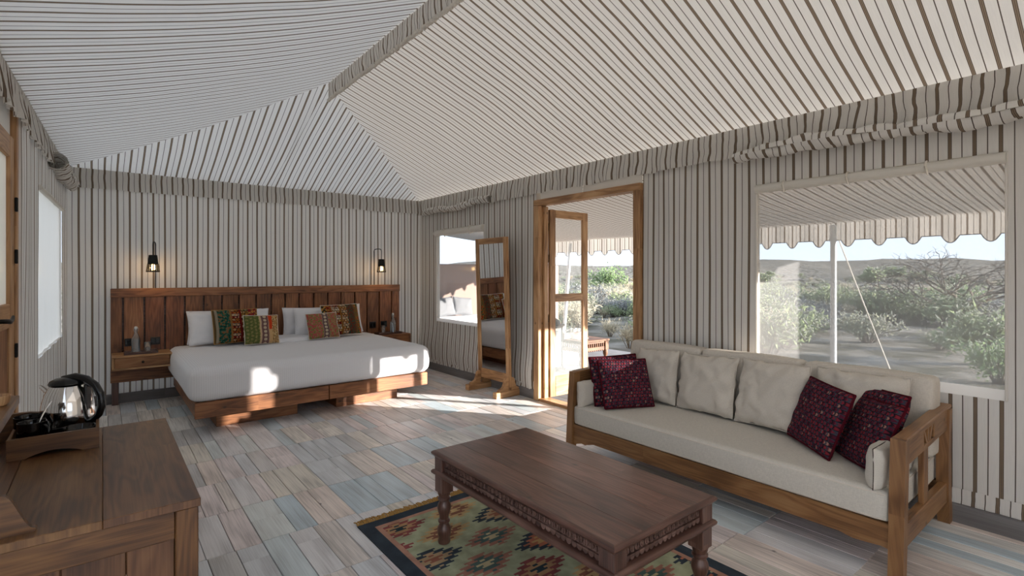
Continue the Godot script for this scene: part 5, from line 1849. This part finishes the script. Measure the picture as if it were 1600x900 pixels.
	obj("base", st, M.rose, tr)
	for q in [[Vector3(0, 0.05, 0.165), Vector3(0.54, 0.10, 0.016)], [Vector3(0, 0.05, -0.165), Vector3(0.54, 0.10, 0.016)], [Vector3(0.262, 0.06, 0), Vector3(0.016, 0.12, 0.31)], [Vector3(-0.262, 0.06, 0), Vector3(0.016, 0.12, 0.31)]]:
		st = mb()
		bx(st, q[0], q[1], 0.003)
		obj("wall", st, M.rose, tr)
	var cone := thing("tea_cosy", "small tan quilted tea cosy standing on the veranda tray", "tea cosy", Vector3(5.72, 0.431, -5.90))
	st = mb()
	lathe(st, [Vector2(0.0, 0.0), Vector2(0.085, 0.0), Vector2(0.09, 0.02), Vector2(0.082, 0.10), Vector2(0.052, 0.165), Vector2(0.014, 0.19), Vector2(0.014, 0.205), Vector2(0.0, 0.21)], 20)
	obj("cover", st, M.linen, cone)
	st = mb()
	lathe(st, [Vector2(0.0, 0.205), Vector2(0.014, 0.212), Vector2(0.012, 0.226), Vector2(0.0, 0.23)], 12)
	obj("knob", st, M.fringe, cone)
	for s in [[5.97, "white cup on the veranda tray beside the tea cosy"], [6.07, "white cup at the right end of the veranda tray"]]:
		var c := thing("white_cup", s[1], "cup", Vector3(s[0], 0.431, -5.86), 0.0, "white cups on the veranda tray")
		st = mb()
		lathe(st, [Vector2(0.0, 0.0), Vector2(0.022, 0.0), Vector2(0.026, 0.012), Vector2(0.043, 0.07), Vector2(0.046, 0.12), Vector2(0.043, 0.12), Vector2(0.039, 0.07), Vector2(0.0, 0.014)], 18)
		obj("bowl", st, M.stopper, c)
		st = mb()
		tube(st, [Vector3(0.043, 0.10, 0), Vector3(0.066, 0.095, 0), Vector3(0.066, 0.055, 0), Vector3(0.040, 0.05, 0)], 0.005, 6)
		obj("handle", st, M.stopper, c)
	var pl := thing("paper_napkin", "folded white napkin at the near edge of the veranda table", "napkin", Vector3(5.88, 0.4195, -5.62))
	st = mb()
	bx(st, Vector3(0, 0.006, 0), Vector3(0.24, 0.012, 0.14), 0.003)
	obj("fold", st, M.hem, pl)
	var la := thing("lantern", "tall dark lantern standing beside the veranda table", "lantern", Vector3(5.36, -0.026, -5.72))
	for q in [[0.02, 0.30], [0.05, 0.25], [0.66, 0.25], [0.69, 0.29]]:
		st = mb()
		bx(st, Vector3(0, q[0], 0), Vector3(q[1], 0.03, q[1]), 0.004)
		obj("plate", st, M.iron, la)
	for sx in [-0.11, 0.11]:
		for sz in [-0.11, 0.11]:
			st = mb()
			bx(st, Vector3(sx, 0.355, sz), Vector3(0.022, 0.60, 0.022), 0.002)
			obj("post", st, M.iron, la)
	for q in [Vector3(0.11, 0, 0), Vector3(-0.11, 0, 0), Vector3(0, 0, 0.11), Vector3(0, 0, -0.11)]:
		st = mb()
		bx(st, q + Vector3(0, 0.355, 0), Vector3(0.004 if q.x != 0.0 else 0.2, 0.58, 0.004 if q.z != 0.0 else 0.2), 0.0005)
		obj("pane", st, M.pane, la)
	st = mb()
	lathe(st, [Vector2(0.145, 0.70), Vector2(0.12, 0.76), Vector2(0.05, 0.80), Vector2(0.025, 0.83), Vector2(0.0, 0.835)], 16)
	obj("cap", st, M.iron, la)
	st = mb()
	var ring := []
	for k in 13: ring.append(Vector3(0.045 * cos(TAU * k / 12), 0.875 + 0.045 * sin(TAU * k / 12), 0))
	tube(st, ring, 0.006, 6, false)
	obj("ring_handle", st, M.iron, la)

func ground_y(x: float, z: float) -> float:
	var d := Vector2(x - 4.0, z + 3.0)
	var r := d.length()
	var y := -0.30 + 0.55 * smoothstep(5.0, 24.0, r) * wave.get_noise_2d(x * 3.2, z * 3.2)
	y += smoothstep(25.0, 90.0, r) * (-1.2 + 2.2 * wave.get_noise_2d(x * 0.9 + 40.0, z * 0.9))
	y += smoothstep(90.0, 270.0, r) * (6.6 + 4.5 * wave.get_noise_2d(x * 0.28, z * 0.28) + 1.2 * wave.get_noise_2d(x * 1.3, z * 1.3))
	return y

func leaf_mesh(sd: int, n: int, spread: Vector3, size: float, long: float, twigs: int, bark: Material, leaf: Material, droop := 0.0) -> ArrayMesh:
	var r := RandomNumberGenerator.new()
	r.seed = sd
	var tw := mb()
	var tips := []
	for k in twigs:
		var w := r.randf() * TAU
		var e := Vector3(cos(w) * spread.x * r.randf_range(0.25, 1.0), spread.y * r.randf_range(0.45, 1.0), sin(w) * spread.z * r.randf_range(0.25, 1.0))
		var m := e * 0.5 + Vector3(r.randf_range(-0.1, 0.1), 0.12, r.randf_range(-0.1, 0.1)) * spread.y
		tube(tw, [Vector3(e.x * 0.06, -0.05, e.z * 0.06), m, e], [0.012 * spread.y + 0.003, 0.008 * spread.y + 0.002, 0.003], 4, false)
		tips.append([m, e])
	var mesh := meshed(tw)
	mesh.surface_set_material(0, bark)
	var lf := mb()
	lf.set_smooth_group(-1)
	for k in n:
		var t: Array = tips[r.randi() % tips.size()]
		var p: Vector3 = t[0].lerp(t[1], r.randf_range(0.0, 1.08)) + Vector3(r.randfn(), r.randfn(), r.randfn()) * spread.y * 0.10
		p.y = maxf(p.y, 0.01)
		var d := Vector3(r.randfn(), r.randfn() + 0.4 - droop, r.randfn()).normalized()
		var s := d.cross(Vector3(r.randfn(), r.randfn(), r.randfn())).normalized() * size * 0.5
		var l := d * size * long * r.randf_range(0.6, 1.3)
		tri(lf, p - s, p + s, p + l + s * 0.2)
		tri(lf, p + s, p - s, p + l * 0.6 - d.cross(s) * 0.4)
	lf.generate_normals()
	lf.index()
	mesh = lf.commit(mesh)
	mesh.surface_set_material(1, leaf)
	return mesh

func shrub(called: String, label: String, category: String, mesh: ArrayMesh, x: float, z: float, sc: float, turn: float, group: String) -> void:
	var t := thing(called, label, category, Vector3(x, ground_y(x, z) - 0.03, z), turn, group)
	var o := MeshInstance3D.new()
	o.name = "foliage"
	o.mesh = mesh
	o.scale = Vector3.ONE * sc
	t.add_child(o)

func branch(st: SurfaceTool, tw: SurfaceTool, r: RandomNumberGenerator, p: Vector3, d: Vector3, length: float, rad: float, depth: int) -> void:
	var pts := [p]
	var rs := [rad]
	var q := p
	for k in 3:
		d = (d + Vector3(r.randfn(), r.randfn() * 0.5, r.randfn()) * 0.16 + Vector3(d.x, -0.16 if depth > 1 else 0.0, d.z) * 0.12).normalized()
		q += d * length / 3.0
		pts.append(q)
		rs.append(rad * (1.0 - 0.13 * (k + 1)))
	tube(st if depth < 2 else tw, pts, rs, 6 if depth < 2 else 4, false)
	if depth >= 5: return
	var n := 3 if depth < 3 else 2
	for k in n:
		var side := Vector3(r.randfn(), r.randfn() * 0.45, r.randfn()).normalized()
		branch(st, tw, r, q if k < 2 else pts[2], (d * 0.72 + side * 0.62 + Vector3(0, 0.06, 0)).normalized(), length * r.randf_range(0.62, 0.82), rad * 0.64, depth + 1)

func build_desert() -> void:
	var st := mb()
	var g := struct("ground", "pale desert ground rolling away to low scrubby dunes", "ground")
	sheet(st, 144, 64, func(i: float, j: float) -> Array:
		var r := 0.4 + 420.0 * pow(j, 3.2)
		var w := -TAU * i
		var x := 4.0 + r * cos(w)
		var z := -3.0 + r * sin(w)
		return [Vector3(x, ground_y(x, z), z), Vector2(x, z) / 9.0])
	obj("terrain", st, M.sand, g)
	var green := leaf_mesh(1, 1100, Vector3(0.75, 0.85, 0.75), 0.055, 2.0, 30, M.twig, M.leaf[0])
	var grey := leaf_mesh(2, 1000, Vector3(0.95, 0.7, 0.95), 0.045, 2.0, 46, M.twig, M.leaf[2])
	var olive := leaf_mesh(3, 1100, Vector3(0.9, 0.75, 0.9), 0.05, 2.0, 34, M.twig, M.leaf[1])
	var straw := leaf_mesh(4, 700, Vector3(0.55, 0.7, 0.55), 0.016, 14.0, 20, M.bark, M.leaf[3], -0.5)
	var vivid := leaf_mesh(5, 1100, Vector3(0.8, 0.9, 0.8), 0.06, 1.8, 30, M.twig, M.leaf[4])
	var near := [
		["green_shrub", "leafy green shrub at the right edge of the mesh window", green, 13.2, -1.95, 1.25, 0.3], ["green_shrub", "bright green shrub low in the right corner of the mesh window", vivid, 11.1, -1.5, 0.75, 1.3],
		["green_shrub", "green shrub behind the guy rope in the mesh window", olive, 15.2, -4.5, 1.05, 2.0], ["green_shrub", "green shrub between awning pole and window edge in the mesh window", green, 13.6, -5.5, 1.0, 0.9],
		["olive_shrub", "broad olive shrub at the left edge of the mesh window", olive, 15.4, -7.4, 1.15, 2.9], ["olive_shrub", "low olive shrub standing in front of the bare tree", olive, 14.9, -3.0, 0.6, 0.2],
		["green_shrub", "green shrub half hidden behind the bare tree", vivid, 23.6, -4.3, 1.3, 2.2], ["olive_shrub", "olive shrub standing well left of the bare tree in the mesh window", olive, 18.4, -7.3, 0.9, 1.2],
		["grey_shrub", "dark blue grey shrub seen through the open doorway", grey, 21.0, -19.3, 1.9, 0.4], ["grey_shrub", "smaller grey shrub behind the straw tussock in the doorway view", grey, 25.0, -19.8, 1.1, 1.4],
		["straw_tussock", "large pale straw tussock seen through the doorway beside the dark shrub", straw, 19.4, -16.1, 1.5, 0.0], ["straw_tussock", "pale straw tussock at the veranda edge beside the right door jamb", straw, 9.6, -7.6, 0.75, 0.8],
		["straw_tussock", "wispy straw tussock just behind the veranda table", straw, 10.9, -9.3, 0.6, 2.1], ["green_shrub", "green shrub far off in the middle of the doorway view", vivid, 30.9, -26.5, 2.2, 2.4]]
	for s in near:
		shrub(s[0], s[1], "shrub" if not s[0].begins_with("straw") else "grass tuft", s[2], s[3], s[4], s[5], s[6], "shrubs in the desert")
	# the bare thorn tree
	var t := thing("bare_tree", "bare thorn tree with spreading twigs seen through the mesh window", "tree", Vector3(20.2, ground_y(20.2, -3.7) - 0.1, -3.7))
	var trunk := mb()
	var tw := mb()
	var r := RandomNumberGenerator.new()
	r.seed = 77
	for k in 6:
		var w := TAU * k / 6.0 + 0.4
		branch(trunk, tw, r, Vector3(cos(w) * 0.08, 0, sin(w) * 0.08), Vector3(cos(w) * 0.42, 1.0, sin(w) * 0.42).normalized(), 1.05, 0.052, 0)
	obj("trunk", trunk, M.bark, t)
	obj("twigs", tw, M.twig, t).set_meta("kind", "stuff")
	# flat-topped trees on the skyline
	var crown := leaf_mesh(8, 900, Vector3(1.7, 1.9, 1.7), 0.30, 1.6, 16, M.twig, M.leaf[0])
	var sky := [[0.030, 118.0, 1.5, "lone small tree on the skyline left of the awning pole"], [-0.125, 128.0, 1.7, "dark tree on the skyline just right of the awning pole"], [-0.152, 152.0, 1.5, "small tree beside the dark skyline tree"], [-0.185, 124.0, 1.4, "tree on the skyline between guy rope and bare tree"], [-0.225, 126.0, 1.2, "small skyline tree left of the bare tree"], [-0.40, 120.0, 2.0, "large dark tree on the skyline behind the bare tree"]]
	for s in sky:
		var w: float = -0.405 + s[0]
		w = -(0.405 + s[0])
		var x: float = s[1] * cos(w)
		var z: float = s[1] * sin(w)
		var o := thing("skyline_tree", s[3], "tree", Vector3(x, ground_y(x, z) - 0.2, z), s[1], "trees on the skyline")
		var m := MeshInstance3D.new()
		m.name = "crown"
		m.mesh = crown
		m.scale = Vector3.ONE * s[2]
		o.add_child(m)
	# the rest of the scrub, far too much to count
	var kinds := [[green, 0.20], [grey, 0.28], [olive, 0.30], [straw, 0.22]]
	r.seed = 5
	for kd in kinds.size():
		var list := []
		var tries := 0
		var most := int(2600 * kinds[kd][1])
		while list.size() < most and tries < 40000:
			tries += 1
			var rr := 8.0 + 150.0 * pow(r.randf(), 1.7)
			var w := -r.randf_range(-0.15, 1.35)
			var x := rr * cos(w)
			var z := rr * sin(w)
			if x < 9.2: continue
			if rr < 18.0 and z > -4.6: continue
			if rr < 21.0 and absf(w + 0.71) < 0.06: continue
			if wave.get_noise_2d(x * 2.6 + 70.0 * kd, z * 2.6) < -0.02: continue
			if rr < 14.0 and r.randf() < 0.6: continue
			list.append(Transform3D(Basis(Vector3.UP, r.randf() * TAU).scaled(Vector3.ONE * r.randf_range(0.55, 1.35)), Vector3(x, ground_y(x, z) - 0.04, z)))
		var mm := MultiMesh.new()
		mm.transform_format = MultiMesh.TRANSFORM_3D
		mm.mesh = kinds[kd][0]
		mm.instance_count = list.size()
		for k in list.size(): mm.set_instance_transform(k, list[k])
		var mi := MultiMeshInstance3D.new()
		mi.multimesh = mm
		mi.name = ["green_scrub", "grey_scrub", "olive_scrub", "straw_scrub"][kd]
		add_child(mi)
		tag(mi, ["green low scrub scattered over the desert outside", "grey twiggy scrub scattered over the desert outside", "olive scrub scattered over the desert outside", "pale straw grass scattered over the desert outside"][kd], "scrub", "", "stuff")

# ---------------------------------------------------------------- the whole
func _ready() -> void:
	rng.seed = 4
	var cam := Camera3D.new()
	cam.name = "camera"
	cam.projection = Camera3D.PROJECTION_FRUSTUM
	cam.keep_aspect = Camera3D.KEEP_HEIGHT
	cam.near = 0.05
	cam.far = 1000.0
	cam.size = 0.05 * 900.0 / 800.0
	cam.frustum_offset = Vector2(0, -0.05 * 23.0 / 800.0)
	add_child(cam)
	cam.position = Vector3(0, EYE, 0)
	cam.rotation = Vector3(0, -atan(641.0 / 800.0), 0)
	cam.current = true
	var env := Environment.new()
	env.background_mode = Environment.BG_SKY
	var sky := ProceduralSkyMaterial.new()
	sky.sky_top_color = Color(0.715, 0.76, 0.825)
	sky.sky_horizon_color = Color(0.79, 0.845, 0.90)
	sky.sky_curve = 0.18
	sky.ground_bottom_color = Color(0.45, 0.42, 0.37)
	sky.ground_horizon_color = Color(0.70, 0.68, 0.64)
	sky.energy_multiplier = 0.65
	env.sky = Sky.new()
	env.sky.sky_material = sky
	env.tonemap_mode = Environment.TONE_MAPPER_LINEAR
	env.tonemap_exposure = 4.7
	env.sdfgi_enabled = true
	env.ssao_enabled = true
	env.ssil_enabled = true
	var we := WorldEnvironment.new()
	we.name = "environment"
	we.environment = env
	add_child(we)
	var sun := DirectionalLight3D.new()
	sun.name = "sun"
	sun.light_color = Color(1.0, 0.965, 0.93)
	sun.light_energy = 1.4
	sun.light_angular_distance = 0.6
	sun.shadow_enabled = true
	add_child(sun)
	sun.basis = Basis.looking_at(Vector3(-1.0, -0.35, -1.3).normalized(), Vector3.UP)
	make_materials()
	build_floor()
	build_shell()
	build_veranda()
	build_desert()
	build_bed()
	build_table()
	build_sofa()
	build_desk()
	build_mirror()
